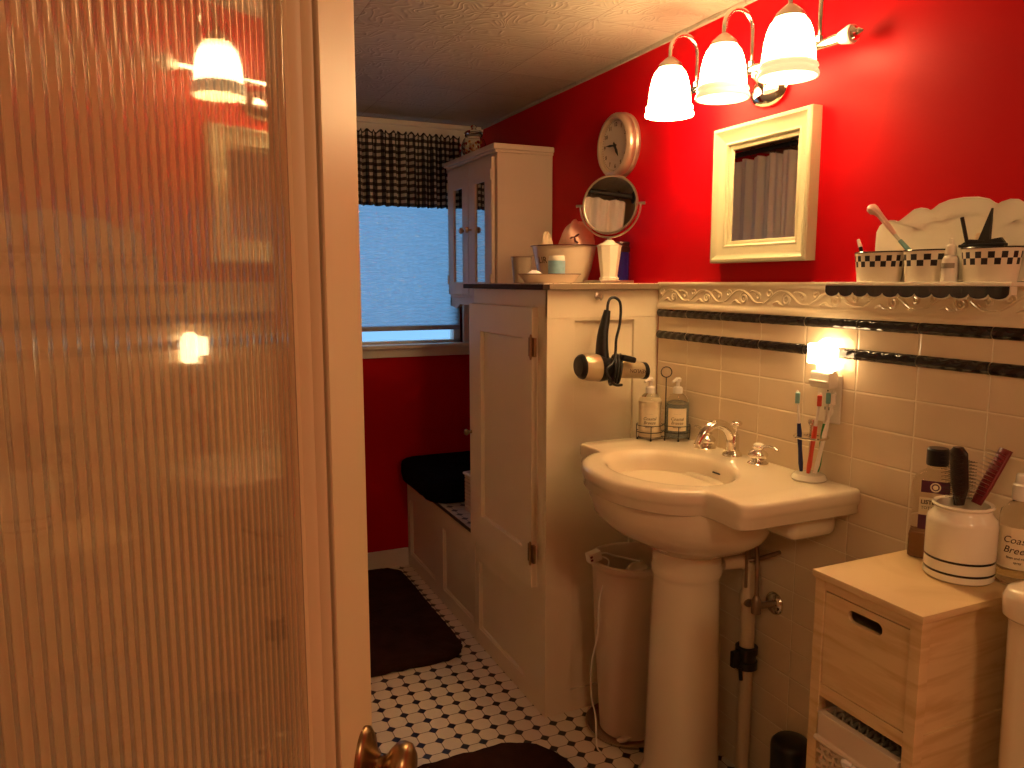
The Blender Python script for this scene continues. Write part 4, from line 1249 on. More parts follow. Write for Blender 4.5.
# ------------------------------------------------------------------ hair dryer on its hook
hk = thing('wall_hook', 'small brass hook on the front of the tall cabinet', 'hook', (1.216, 2.0485, 1.286))
m = MB(); m.lathe([(0.010, 0), (0.010, 0.002), (0.006, 0.004), (0, 0.004)], M=basis((0, 0, 0), (1, 0, 0), (0, 0, 1), (0, -1, 0)), n=18)
m.tube(smoothpath([(0, -0.003, 0.0), (0, -0.014, -0.004), (0, -0.022, -0.010), (0, -0.030, -0.004), (0, -0.032, 0.006)], 4), 0.0022, 8); m.build('hook_body', STEEL, hk)

hd = thing('hair_dryer', 'champagne and black hair dryer hanging by its cord loop on the tall cabinet', 'hair dryer', (1.222, 1.985, 1.071)); hd.scale = (BS, BS, BS)
m = MB()
Mb = basis((0, 0, 0), (0, 1, 0), (0, 0, 1), (1, 0, -0.10))
# body along +X (nozzle to the right)
m.lathe([(0.0, -0.100), (0.030, -0.098), (0.037, -0.086), (0.040, -0.062), (0.039, -0.035), (0.034, -0.012), (0.029, 0.010), (0.0265, 0.040), (0.0255, 0.075), (0.024, 0.122), (0.021, 0.124), (0, 0.118)], M=Mb, n=32, cap0=False, cap1=False)
bo = m.build('barrel', SILVERP, hd, smooth=50)
m = MB(); m.lathe([(0.0, -0.1035), (0.028, -0.102), (0.034, -0.096), (0.0365, -0.089)], M=Mb, n=32, cap0=False, cap1=False); m.build('rear_grille', BLACKP, bo)
m = MB(); m.lathe([(0.0402, -0.040), (0.0398, -0.030), (0.0365, -0.014), (0.0325, 0.002)], M=Mb, n=32, cap0=False, cap1=False); m.build('black_collar', BLACKP, bo)
m = MB(); m.lathe([(0.0248, 0.112), (0.0258, 0.114), (0.0255, 0.126), (0.020, 0.127), (0.019, 0.118), (0, 0.117)], M=Mb, n=28, cap0=False, cap1=False); m.build('nozzle_ring', BLACKP, bo)
m = MB()
RT = basis((0.085, -0.0252, -0.0088), (-1, 0, 0.10), (-0.10, 0, -1), (0, -1, 0))
def flat_cyl(x, y, z): 
    r_ = 0.0256; ang = y / r_
    return RT @ Vector((x, r_ * sin(ang), (r_ + z) * cos(ang) - r_ + 0.0008))
m.text('REVLON', 0.0155, flat_cyl, 0.0003); m.build('lettering', INK, bo, smooth=0)
m = MB()
hp = smoothpath([(-0.022, 0.0, 0.030), (-0.024, 0.0, 0.060), (-0.022, 0.0, 0.100), (-0.014, 0.0, 0.140), (-0.008, 0.0, 0.168)], 5)
m.tube(hp, [0.023 - 0.012 * (i / (len(hp) - 1)) ** 1.2 for i in range(len(hp))], 16, flat=0.85)
m.build('handle', BLACKP, hd, smooth=60)
m = MB()
m.tube(smoothpath([(-0.008, 0, 0.165), (-0.004, 0.004, 0.186), (0.006, 0.008, 0.201), (0.020, 0.006, 0.204), (0.033, 0.0, 0.192), (0.036, -0.002, 0.165), (0.030, -0.006, 0.125), (0.016, -0.012, 0.085), (0.008, -0.022, 0.050), (-0.008, -0.036, 0.020), (-0.034, -0.043, 0.000), (-0.020, -0.046, -0.030), (0.000, -0.040, -0.044), (0.026, -0.030, -0.046)], 6), 0.0042, 8)
for k in range(3):
    m.tube([(0.010 + 0.010 * k + 0.013 * cos(a * pi / 14) + 0.010 * sin(a * pi / 14), 0.043 * sin(a * pi / 14 + 0.5) * 0.9 - 0.004, 0.043 * cos(a * pi / 14 + 0.5) - 0.004) for a in range(28)], 0.0042, 8, closed=True)
m.build('power_cord', BLACKP, hd, smooth=60)
m = MB(); m.box((0.012, -0.046, 0.030), (0.058, -0.018, 0.048), 0.006, 2, M=Matrix.Rotation(radians(14), 4, 'Y')); m.build('cord_plug', BLACKP, hd)

# ------------------------------------------------------------------ things on the cabinet top
ZK = 1.3268
t = thing('enamel_cup', 'small dull enamel cup with dark rim on the cabinet top, left of the basin', 'cup', (1.078, 2.30, ZK))
m = MB(); m.lathe([(0.024, 0), (0.026, 0.002), (0.034, 0.082), (0.0345, 0.084), (0.0325, 0.083), (0.025, 0.006), (0, 0.005)], n=32, cap1=False); m.build('cup_body', ENAMELG, t, smooth=50)
m = MB(); m.tube([(0.0345 * cos(a * pi / 16), 0.0345 * sin(a * pi / 16), 0.084) for a in range(32)], 0.0014, 6, closed=True); m.build('rim', RIMB, t)
t = thing('enamel_basin', 'large cream enamel basin with maroon rim and black letters on the cabinet top', 'basin', (1.242, 2.315, ZK))
m = MB(); m.lathe([(0.078, 0), (0.083, 0.002), (0.100, 0.055), (0.114, 0.119), (0.119, 0.122), (0.116, 0.124), (0.110, 0.120), (0.096, 0.050), (0.079, 0.006), (0, 0.005)], n=56, sx=0.92, cap1=False); bo = m.build('basin_body', ENAMEL, t, smooth=50)
m = MB(); m.tube([(0.119 * 0.92 * cos(a * pi / 28), 0.119 * sin(a * pi / 28), 0.1225) for a in range(56)], 0.002, 6, closed=True); m.build('rim', RIMB, bo)
m = MB()
def basin_map(x, y, z):
    zz = 0.074 + y; r_ = 0.100 + (zz - 0.055) * 0.219 + 0.0008 + z; a = PHI - 0.42 + x / 0.10
    return Vector((r_ * 0.92 * cos(a), r_ * sin(a), zz))
m.text('LIR     S', 0.030, basin_map, 0.0002); m.build('lettering', INK, bo, smooth=0)
m = MB(); m.tube(smoothpath([(0.110 * 0.92 * cos(PHI - 1.35), 0.110 * sin(PHI - 1.35), 0.092), (0.122 * cos(PHI - 1.30), 0.122 * sin(PHI - 1.30), 0.080), (0.118 * cos(PHI - 1.25), 0.118 * sin(PHI - 1.25), 0.050), (0.088 * cos(PHI - 1.2), 0.088 * sin(PHI - 1.2), 0.02)], 5), 0.003, 8); m.build('side_handle', ENAMEL, t)
# washcloths bundled in the basin
t = thing('washcloth', 'pink patterned washcloth bunched in the enamel basin', 'cloth', (1.262, 2.300, ZK + 0.0065))


def blob(mb, c_, r, amp, n=18, sq=(1, 1, 1), seed=0):
    rnd = random.Random(seed); ph = [rnd.random() * 6 for _ in range(6)]
    def fn(u, v):
        a = 2 * pi * u; b_ = pi * (v - 0.5) * 0.998
        k = 1 + amp * (sin(3 * a + ph[0] + 2 * b_) + sin(5 * b_ + ph[1]) * cos(2 * a + ph[2]) + 0.6 * sin(7 * a + 4 * b_ + ph[3]))
        return Vector((c_[0] + r * sq[0] * k * cos(a) * cos(b_), c_[1] + r * sq[1] * k * sin(a) * cos(b_), c_[2] + r * sq[2] * k * sin(b_)))
    mb.grid(fn, n * 2, n)
    bmesh.ops.remove_doubles(mb.bm, verts=list(mb.bm.verts), dist=1e-5)


m = MB(); blob(m, (0.012, -0.012, 0.118), 0.064, 0.06, sq=(0.92, 0.95, 1.20), seed=3); m.build('bunched_cloth', CLOTHP, t, smooth=80)
m = MB()
for a0_, a1_, b0_, b1_ in ((PHI - 0.25, PHI + 0.0, 0.25, 0.30), (PHI + 0.0, PHI + 0.25, 0.30, 0.42), (PHI + 0.0, PHI + 0.05, 0.30, 0.10), (PHI + 0.05, PHI + 0.2, 0.15, 0.05)):
    P_ = lambda a, b: Vector((0.012 + 0.0695 * 0.92 * cos(a) * cos(b), -0.012 + 0.0695 * 0.95 * sin(a) * cos(b), 0.118 + 0.0695 * 1.2 * sin(b)))
    m.tube([P_(a0_ + (a1_ - a0_) * t_ / 4, b0_ + (b1_ - b0_) * t_ / 4) for t_ in range(5)], [0.002, 0.0035, 0.004, 0.0035, 0.002], 6)
tag(m.build('flower_motif', RIMB, t), 'dark flower motif')
t = thing('face_towel', 'small cream towel tucked in the enamel basin beside the pink washcloth', 'towel', (1.200, 2.362, ZK + 0.0065))
m = MB(); blob(m, (0.000, 0.0, 0.092), 0.040, 0.05, sq=(0.62, 0.62, 1.75), seed=9); m.build('folded_towel', CLOTHC, t, smooth=80)
t = thing('soap_dish', 'shallow enamel dish with maroon rim in front of the basin on the cabinet top', 'dish', (1.103, 2.150, ZK), radians(-24))
m = MB(); m.lathe([(0.072, 0), (0.077, 0.002), (0.096, 0.026), (0.098, 0.028), (0.094, 0.027), (0.074, 0.006), (0, 0.005)], n=44, sy=0.56, cap1=False); m.build('dish_body', ENAMEL, t, smooth=50)
m = MB(); m.tube([(0.098 * cos(a * pi / 22), 0.098 * 0.56 * sin(a * pi / 22), 0.0278) for a in range(44)], 0.0013, 6, closed=True); m.build('rim', RIMB, t)
t = thing('paper_cup', 'small white tub with a blue paper band standing in the enamel dish', 'tub', (1.126, 2.146, ZK + 0.0062))
m = MB(); m.lathe([(0.025, 0), (0.026, 0.002), (0.0255, 0.066), (0.0245, 0.074), (0.023, 0.078), (0, 0.078)], n=28); m.build('tub_body', PLASW, t, smooth=50)
m = MB(); m.lathe([(0.0266, 0.012), (0.0266, 0.063)], n=28, cap0=False, cap1=False); tag(m.build('paper_band', BLUEP, t), 'blue paper band')
t = thing('tissue', 'crumpled white tissue lying in the enamel dish', 'tissue', (1.062, 2.168, ZK + 0.0062))
m = MB(); blob(m, (0, 0, 0.016), 0.024, 0.10, n=12, sq=(1.2, 0.8, 0.65), seed=5); m.build('crumpled_paper', TISSUE, t, smooth=60)

# stand mirror
SM = Vector((1.309, 2.135, ZK))
t = thing('vanity_mirror', 'round swivel mirror on a white ceramic stand on the cabinet top', 'mirror', SM)
m = MB(); m.box((-0.062, -0.052, 0), (0.062, 0.052, 0.009), 0.003); m.build('base_plate', STEEL, t)
m = MB(); m.lathe([(0.030, 0.009), (0.031, 0.016), (0.027, 0.020), (0.027, 0.026), (0.038, 0.112), (0.041, 0.118), (0.034, 0.122), (0.020, 0.128), (0.011, 0.136)], n=8, a0=0.3); m.build('pillar', WHITEC, t, smooth=20)
MC = Vector((0, 0, 0.246)); MR = 0.094
nrm = Vector((-sin(radians(53)), -cos(radians(53)), 0.10)).normalized()
side = Vector((cos(radians(53)), -sin(radians(53)), 0)).normalized()          # swivel axis, horizontal
side = (side - nrm * side.dot(nrm)).normalized(); upv = nrm.cross(side)
if upv.z < 0: upv = -upv
m = MB(); cs = Vector((side.x, side.y, 0)).normalized()
yk = [MC + cs * (0.102 * cos(a)) + Vector((0, 0, 0.102 * sin(a))) for a in [pi + pi * i / 28 for i in range(29)]]
m.tube(yk, 0.0032, 10)
for s_ in (-1, 1):
    m.tube([MC + side * s_ * 0.094, MC + side * s_ * 0.116], [0.004, 0.0045], 10)
m.tube([MC + Vector((0, 0, -0.102)), MC + Vector((0, 0, -0.112))], 0.007, 12)
m.build('yoke', STEEL, t, smooth=60)
m = MB(); Mm = basis(MC, side, nrm.cross(side), nrm)
m.lathe([(0.086, 0.003), (0.089, 0.006), (0.093, 0.005), (0.094, 0.0), (0.093, -0.005), (0.080, -0.010), (0, -0.012)], M=Mm, n=56, cap0=False, cap1=False); m.build('mirror_rim', STEEL, t, smooth=60)
m = MB(); m.lathe([(0.0875, 0.0035), (0, 0.0035)], M=Mm, n=56, cap0=False, cap1=False); m.build('mirror_glass', MIRROR, t, smooth=0)
t = thing('cobalt_jar', 'dark cobalt glass jar with metal lid behind the stand mirror', 'jar', (1.402, 2.230, ZK))
m = MB(); m.lathe([(0.036, 0), (0.038, 0.003), (0.038, 0.098), (0.034, 0.104), (0, 0.104)], n=32); m.build('jar_body', COBALT, t, smooth=50)
m = MB(); m.lathe([(0.0395, 0.102), (0.0395, 0.118), (0.037, 0.120), (0.037, 0.128), (0.039, 0.130), (0.037, 0.136), (0, 0.137)], n=32); m.build('jar_lid', pmat('dark_metal_lid', (0.10, 0.07, 0.07), 0.25, metal=0.8), t, smooth=50)

# ------------------------------------------------------------------ small wooden drawer cart
CT = (1.085, 0.796, 0)
dc = thing('drawer_cart', 'narrow pale wood drawer cart standing between sink and toilet', 'cart', CT)
m = MB(); CD, CW, CH = 0.345, 0.223, 0.800
for x in (0, CD - 0.022):
    for y in (0, CW - 0.022): m.box((x, y, FZ), (x + 0.022, y + 0.022, CH - 0.014), 0.0015)
for z in (0.767, 0.560, 0.340, 0.03):
    z1 = z + 0.024
    m.box((0.002, 0.02, z), (0.018, CW - 0.02, z1)); m.box((CD - 0.018, 0.02, z), (CD - 0.002, CW - 0.02, z1))
    m.box((0.02, 0.002, z - 0.004), (CD - 0.02, 0.018, z1)); m.box((0.02, CW - 0.018, z - 0.004), (CD - 0.02, CW - 0.002, z1))
m.build('frame', WOOD, dc)
m = MB()
for y in (0.006, CW - 0.012): m.box((0.015, y, 0.03), (CD - 0.015, y + 0.006, 0.785))
m.box((CD - 0.01, 0.015, 0.03), (CD - 0.005, CW - 0.015, 0.785)); m.build('side_panel', WOOD, dc)
m = MB(); m.box((-0.005, -0.004, CH - 0.014), (CD + 0.003, CW + 0.004, CH), 0.002); m.build('top', WOOD, dc)
# drawer with an oval hand hole
m = MB()
y0, y1, z0, z1 = 0.0235, CW - 0.0235, 0.586, 0.764
hc = ((y0 + y1) / 2, 0.740); hw_, hr = 0.025, 0.0112
hole = [(hc[0] + hw_ + hr * cos(a), hc[1] + hr * sin(a)) for a in [-pi / 2 + pi * i / 12 for i in range(13)]] + [(hc[0] - hw_ + hr * cos(a), hc[1] + hr * sin(a)) for a in [pi / 2 + pi * i / 12 for i in range(13)]]
def rectray(p):
    dx, dy = p[0] - hc[0], p[1] - hc[1]
    k = 1e9
    if dx > 1e-9: k = min(k, (y1 - hc[0]) / dx)
    if dx < -1e-9: k = min(k, (y0 - hc[0]) / dx)
    if dy > 1e-9: k = min(k, (z1 - hc[1]) / dy)
    if dy < -1e-9: k = min(k, (z0 - hc[1]) / dy)
    return hc[0] + dx * k, hc[1] + dy * k
hole2 = []
for i, p in enumerate(hole):
    q = hole[(i + 1) % len(hole)]
    kk = 6 if sqrt((q[0] - p[0]) ** 2 + (q[1] - p[1]) ** 2) > 0.02 else 2
    for j in range(kk): hole2.append((p[0] + (q[0] - p[0]) * j / kk, p[1] + (q[1] - p[1]) * j / kk))
rect = [rectray(p) for p in hole2]
# snap nearest points to the corners
for c_ in ((y0, z0), (y0, z1), (y1, z0), (y1, z1)):
    i = min(range(len(rect)), key=lambda k: (rect[k][0] - c_[0]) ** 2 + (rect[k][1] - c_[1]) ** 2); rect[i] = c_
m.rings([[(0.012, *p) for p in hole2], [(0.003, *p) for p in hole2], [(0.003, *p) for p in rect], [(0.012, *p) for p in rect], [(0.012, *p) for p in hole2]], True)
m.box((0.012, y0 + 0.004, z0), (CD - 0.02, y0 + 0.010, z1 - 0.02)); m.box((0.012, y1 - 0.010, z0), (CD - 0.02, y1 - 0.004, z1 - 0.02)); m.box((0.012, y0 + 0.004, z0), (CD - 0.02, y1 - 0.004, z0 + 0.006)); m.box((CD - 0.026, y0 + 0.004, z0), (CD - 0.02, y1 - 0.004, z1 - 0.02))
dro = m.build('drawer', WOOD, dc, smooth=20)
# wicker basket drawers
def basket_drawer(zb, zt):
    g = MB(); x0, x1, ya, yb = 0.006, 0.300, 0.027, CW - 0.027
    nrow = 11
    for r_ in range(nrow):
        z = zb + 0.006 + r_ * (zt - zb - 0.012) / (nrow - 1)
        pth = []
        for (xa, yaa, xb, ybb) in ((x0, ya, x0, yb), (x0, yb, x1, yb), (x1, yb, x1, ya), (x1, ya, x0, ya)):
            nn_ = 26
            for i in range(nn_):
                u = i / nn_; off = 0.003 * (1 if ((i // 2) + r_) % 2 else -1)
                px, py = xa + (xb - xa) * u, yaa + (ybb - yaa) * u
                if xa == xb: px += off
                else: py += off
                pth.append((px, py, z))
        g.tube(pth, 0.0052, 5, closed=False)
    for (xa, yaa, xb, ybb) in ((x0, ya, x0, yb), (x0, yb, x1, yb), (x1, yb, x1, ya), (x1, ya, x0, ya)):
        for i in range(13):
            u = (i + 0.5) / 13; px, py = xa + (xb - xa) * u, yaa + (ybb - yaa) * u
            g.tube([(px, py, zb), (px, py, zt)], 0.003, 5)
    g.box((x0, ya, zb), (x1, yb, zb + 0.005))
    bo = g.build('basket_drawer', WICKER, dc, smooth=60)
    l = MB()
    l.box((x0 - 0.010, ya - 0.001, zt - 0.048), (x0 - 0.0045, yb + 0.001, zt + 0.004), 0.0025); l.box((x1 + 0.005, ya, zt - 0.05), (x1 + 0.010, yb, zt + 0.004), 0.002)
    l.box((x0 - 0.010, ya - 0.003, zt), (x1 + 0.006, ya + 0.004, zt + 0.004), 0.0015); l.box((x0 - 0.010, yb - 0.004, zt), (x1 + 0.006, yb + 0.003, zt + 0.004), 0.0015); l.box((x0 - 0.010, ya, zt), (x0 + 0.006, yb, zt + 0.004), 0.0015)
    l.tube([(x0 - 0.012, ya - 0.001, zt - 0.046), (x0 - 0.012, yb + 0.001, zt - 0.046)], 0.006, 8)
    l.build('cloth_liner', LINER, bo)
    k = MB(); kc = Vector((x0 - 0.016, (ya + yb) / 2 - 0.005, zt - 0.062))
    for i in range(4):
        a = i * pi / 2 + 0.4
        k.tube(smoothpath([kc, kc + Vector((-0.006, 0.013 * cos(a), 0.013 * sin(a))), kc + Vector((-0.010, 0.020 * cos(a + 0.5), 0.020 * sin(a + 0.5))), kc + Vector((-0.004, 0.012 * cos(a + 1.1), 0.012 * sin(a + 1.1)))], 4), 0.0045, 7)
    k.build('tie_knot', TISSUE, bo, smooth=60)
basket_drawer(0.370, 0.528)
basket_drawer(0.060, 0.310)

# ------------------------------------------------------------------ mouthwash, crock with brushes, spray bottle
ZCT = 0.8002
mw = thing('mouthwash_bottle', 'clear mouthwash bottle with maroon label and amber rest behind the brush crock', 'bottle', (1.340, 0.977, ZCT), radians(-54))
def rrect(w_, d_, rr, z, n=5):
    P = []
    for cx, cy, a in ((w_ - rr, d_ - rr, 0), (-w_ + rr, d_ - rr, pi / 2), (-w_ + rr, -d_ + rr, pi), (w_ - rr, -d_ + rr, 1.5 * pi)):
        for i in range(n + 1): t_ = a + pi / 2 * i / n; P.append((cx + rr * cos(t_), cy + rr * sin(t_), z))
    return P
m = MB(); m.rings([rrect(0.038, 0.026, 0.012, 0), rrect(0.041, 0.029, 0.013, 0.004), rrect(0.041, 0.029, 0.013, 0.045), rrect(0.038, 0.026, 0.012, 0.055), rrect(0.038, 0.026, 0.012, 0.125), rrect(0.041, 0.029, 0.013, 0.132), rrect(0.040, 0.028, 0.013, 0.150), rrect(0.030, 0.022, 0.013, 0.164), rrect(0.017, 0.017, 0.013, 0.172), rrect(0.016, 0.016, 0.0155, 0.186)], True, True, True)
m.build('bottle_body', GLASSC, mw, smooth=50)
m = MB(); m.rings([rrect(0.0385, 0.0265, 0.011, 0.003), rrect(0.0385, 0.0265, 0.011, 0.043), rrect(0.0365, 0.0245, 0.011, 0.050)], True, True, True); m.build('mouthwash', AMBER, mw, smooth=50)
m = MB(); m.rings([rrect(0.019, 0.019, 0.0185, 0.182), rrect(0.0195, 0.0195, 0.019, 0.186), rrect(0.0195, 0.0195, 0.019, 0.212), rrect(0.017, 0.017, 0.0165, 0.215)], True, True, True); m.build('screw_cap', BLACKP, mw, smooth=30)
# the label faces -x in the bottle frame rotated; front is -Y local
FY = -0.0268
m = MB(); m.mi = 0; m.box((-0.026, FY - 0.0006, 0.060), (0.026, FY, 0.122)); m.mi = 1; m.box((-0.026, FY - 0.0012, 0.060), (0.026, FY - 0.0006, 0.088)); m.box((-0.024, FY - 0.0012 - 0.003, 0.133), (0.024, FY - 0.0036, 0.156))
lb = m.build('label', [PAPER, PURPLE], mw, smooth=0)
m = MB(); tm = lambda zz, off=0.0014: (lambda x, y, z: Vector((x, FY - off - z, zz + y)))
m.text('LISTERINE', 0.0105, tm(0.113), 0.0002, offset=0.0003); m.text('TOTAL CARE', 0.0075, tm(0.102), 0.0002); m.build('lettering', INK, lb, smooth=0)
for zz, off in ((0.144, 0.0046), (0.074, 0.0014)):
    m = MB(); m.tube([(0.008 * cos(a * pi / 10), FY - off, zz + 0.008 * sin(a * pi / 10)) for a in range(20)], 0.0012, 5, closed=True); m.lathe([(0.0045, 0), (0, 0.0004)], M=basis((0, FY - off, zz), (1, 0, 0), (0, 0, 1), (0, -1, 0)), n=16, cap0=True, cap1=False); m.build('round_emblem', PAPER, lb)

cr_ = thing('brush_crock', 'white ceramic crock with two dark stripes holding hair brushes on the cart', 'crock', (1.295, 0.888, ZCT))
cr_.scale = (1.17, 1.17, 1.17)
m = MB(); Rk = 0.049
m.lathe([(Rk - 0.004, 0), (Rk, 0.004), (Rk, 0.088), (Rk - 0.002, 0.096), (Rk - 0.009, 0.104), (Rk - 0.010, 0.110), (Rk - 0.006, 0.114), (Rk - 0.008, 0.117), (Rk - 0.013, 0.115), (Rk - 0.014, 0.106), (Rk - 0.008, 0.092), (Rk - 0.006, 0.010), (0, 0.008)], n=56, cap1=False)
m.build('crock_body', WHITEC, cr_, smooth=50)
for z in (0.0145, 0.0335):
    m = MB(); m.lathe([(Rk + 0.0001, z - 0.0018), (Rk + 0.0006, z), (Rk + 0.0001, z + 0.0018)], n=56, cap0=False, cap1=False); m.build('stripe', RIMB if False else BLACKG, cr_)


def brush(foot, tip, label, col, w_, style, grp='hair brushes in the crock', brd=None):
    foot = Vector(foot); tip = Vector(tip)
    t = thing('hair_brush', label, 'hair brush', foot)
    d = (tip - foot); Ld = d.length; d.normalize()
    view = Vector((-0.8, -0.6, 0.1)); bd = Vector(brd).normalized() if brd else Vector((-0.6, 0.75, 0)).normalized()
    bd = (bd - d * bd.dot(d)).normalized(); sd = d.cross(bd)
    m = MB(); m.tube([d * 0.004, d * 0.02, d * (Ld * 0.45)], [0.004, 0.007, 0.006], 10); m.build('handle', col, t, smooth=60)
    m = MB()
    h0, h1 = Ld * 0.55, Ld; rs = []
    for i in range(13):
        u = i / 12; k = min(1, 0.35 + 2.0 * u) * (1 if u < 0.9 else sqrt(max(0.02, 1 - ((u - 0.9) / 0.1) ** 2)) * 0.6 + 0.4)
        if style == 'flat': k = 0.75 + 0.25 * min(1, u * 3)
        c_ = d * (h0 + (h1 - h0) * u)
        rs.append([c_ + sd * (w_ * k * cos(2 * pi * j / 14)) + bd * (0.0065 * sin(2 * pi * j / 14)) for j in range(14)])
    m.rings(rs, True, True, True); m.build('head', col, t, smooth=60)
    m = MB()
    for i in range(12):
        for j in (-2, -1, 0, 1, 2):
            c_ = d * (h0 + (h1 - h0) * (0.16 + 0.80 * i / 12)) + sd * (w_ * 0.36 * j)
            tl = 0.016
            m.tube([c_ + bd * 0.004, c_ + bd * (0.006 + tl) + sd * 0.0012 * j], 0.0005, 4); m.lathe([(0, -0.0009), (0.0009, 0), (0, 0.0009)], c_ + bd * (0.006 + tl) + sd * 0.0012 * j, n=5, cap0=False, cap1=False)
    o = m.build('bristles', STEEL if style == 'flat' else IRON, t); o['kind'] = 'stuff'


cc = Vector((1.295, 0.888, ZCT + 0.0098)); RT_ = Vector((0.911, -0.413, 0))
def cpt(lat, dep, up): return cc + RT_ * lat + Vector((0.413, 0.911, 0)) * dep + Vector((0, 0, up))
brush(cpt(-0.004, -0.018, 0.001), cpt(-0.026, -0.016, 0.232), 'dark brown paddle hair brush standing upright in the crock', DKBROWN, 0.020, 'oval', brd=(-1.0, 0.2, 0))
brush(cpt(0.006, 0.030, 0.001), cpt(0.008, 0.032, 0.205), 'black hair brush standing behind the paddle brush in the crock', BLACKP, 0.016, 'oval', brd=(1.0, -0.35, 0))
brush(cpt(-0.030, 0.007, 0.001), cpt(0.074, 0.008, 0.222), 'dark red vent brush leaning to the right in the crock', DKRED, 0.016, 'flat', brd=(-0.9, 0.35, 0.4))
sbt = thing('room_spray_bottle', 'tall clear spray bottle with cream label at the right end of the cart', 'bottle', (1.362, 0.826, ZCT))
sbt.scale = (1.12, 1.12, 1.12)
m = MB(); r = 0.0290
m.lathe([(r - 0.003, 0), (r, 0.003), (r, 0.108), (r * 0.95, 0.116), (r * 0.62, 0.128), (0.0125, 0.132), (0.0125, 0.140)], n=36, cap1=False); m.build('bottle_body', GLASSC, sbt, smooth=50)
m = MB(); m.lathe([(0, 0.003), (r - 0.003, 0.003), (r - 0.003, 0.060), (0, 0.060)], n=30, cap0=False, cap1=False); m.build('liquid', pmat('pale_liquid', (0.72, 0.62, 0.44), 0.05, trans=0.9, ior=1.2), sbt, smooth=50)
ph2 = atan2(-0.826, -1.362)
m = MB(); patch(m, r + 0.0005, ph2, 1.15, 0.028, 0.094); lb = m.build('label', PAPER, sbt)
m = MB(); m.text('Coastal', 0.0155, wrap(r + 0.0008, ph2, 0.074), 0.0002, 0.3); m.text('Breeze', 0.0155, wrap(r + 0.0008, ph2, 0.058), 0.0002, 0.3); m.text('linen and room', 0.0052, wrap(r + 0.0008, ph2, 0.046), 0.0002); m.text('spray', 0.0052, wrap(r + 0.0008, ph2, 0.039), 0.0002); m.build('lettering', INK, lb, smooth=0)
m = MB(); m.lathe([(0.0145, 0.134), (0.0150, 0.136), (0.0150, 0.158), (0.012, 0.161), (0.0115, 0.172), (0.010, 0.175), (0, 0.175)], n=24); m.build('spray_head', CLEARP, sbt, smooth=40)

# ------------------------------------------------------------------ toilet (its tank reaches into the picture at the right)
tl = thing('toilet', 'white toilet whose tank stands against the wall right of the cart', 'toilet', (1.438, 0.512, FZ))
m = MB()
m.rings([rrect(0.086, 0.225, 0.03, 0.395), rrect(0.112, 0.236, 0.035, 0.43), rrect(0.116, 0.240, 0.035, 0.788)], True, True, True)
m.xf(Matrix.Translation((-0.118, 0, 0.067))); m.build('tank', PORC, tl, smooth=50)
m = MB(); m.rings([rrect(0.116, 0.240, 0.035, 0.787), rrect(0.121, 0.246, 0.038, 0.793), rrect(0.122, 0.247, 0.038, 0.823), rrect(0.117, 0.242, 0.036, 0.836), rrect(0.100, 0.226, 0.03, 0.842), rrect(0.03, 0.1, 0.02, 0.843)], True, True, True)
m.xf(Matrix.Translation((-0.123, 0, 0.067))); m.build('tank_lid', PORC, tl, smooth=50)
m = MB(); rs = []
for x_, ax_, ay_, z in ((-0.40, 0.15, 0.10, 0.0), (-0.40, 0.15, 0.10, 0.03), (-0.40, 0.13, 0.09, 0.14), (-0.42, 0.20, 0.14, 0.28), (-0.44, 0.24, 0.18, 0.375), (-0.44, 0.245, 0.185, 0.395)):
    rs.append([(x_ + ax_ * cos(2 * pi * j / 40), ay_ * sin(2 * pi * j / 40), z) for j in range(40)])
m.rings(rs, True, True, True); m.box((-0.22, -0.10, 0.20), (-0.02, 0.10, 0.464), 0.03, 3); m.build('bowl', PORC, tl, smooth=50)
m = MB(); rs = [[(-0.44 + k * 0.245 * cos(2 * pi * j / 40), k * 0.185 * sin(2 * pi * j / 40), z) for j in range(40)] for k, z in ((0.99, 0.396), (1.0, 0.404), (1.0, 0.418), (0.96, 0.426), (0.4, 0.430))]
m.rings(rs, True, True, True); m.build('seat_cover', PORC, tl, smooth=50)
MB().tube([(-0.230, -0.17, 0.80), (-0.246, -0.17, 0.80), (-0.248, -0.13, 0.792), (-0.248, -0.10, 0.788)], [0.008, 0.008, 0.006, 0.007], 10).build('flush_lever', CHROME, tl)

# ------------------------------------------------------------------ bin behind the sink, cord, tray, black bin
TB = (1.268, 1.905)
tr = thing('scale_tray', 'round metal tray on the floor under the waste bin', 'tray', (*TB, FZ)); tr.scale = (1.1, 1.1, 1.0)
m = MB(); m.lathe([(0.106, 0), (0.114, 0.002), (0.121, 0.016), (0.125, 0.017), (0.121, 0.0185), (0.116, 0.015), (0.106, 0.004), (0, 0.004)], n=48, cap1=False); m.build('tray_body', pmat('tray_metal', (0.55, 0.42, 0.30), 0.22, metal=0.8), tr, smooth=50)
m = MB(); blob(m, (-0.062, -0.070, 0.010), 0.018, 0.08, n=10, sq=(1.5, 0.8, 0.45), seed=12)
o = tag(m.build('crumpled_wrapper', pmat('wrapper_foil', (0.75, 0.62, 0.50), 0.25, var=0.3, vscale=90), None, smooth=50, off=(*TB, FZ + 0.006)), 'crumpled pale wrapper lying on the round tray below the bin', 'wrapper')
bn = thing('waste_bin', 'tall round beige waste bin between the tall cabinet and sink pedestal', 'bin', (*TB, FZ + 0.0045)); bn.scale = (1.17, 1.17, 1.048)
m = MB(); m.lathe([(0.074, 0.0), (0.078, 0.004), (0.096, 0.30), (0.104, 0.505), (0.109, 0.508), (0.113, 0.516), (0.111, 0.526), (0.105, 0.529), (0.100, 0.522), (0.099, 0.50), (0.091, 0.30), (0.074, 0.010), (0, 0.008)], n=56, cap1=False); m.build('bin_body', BIN, bn, smooth=50)
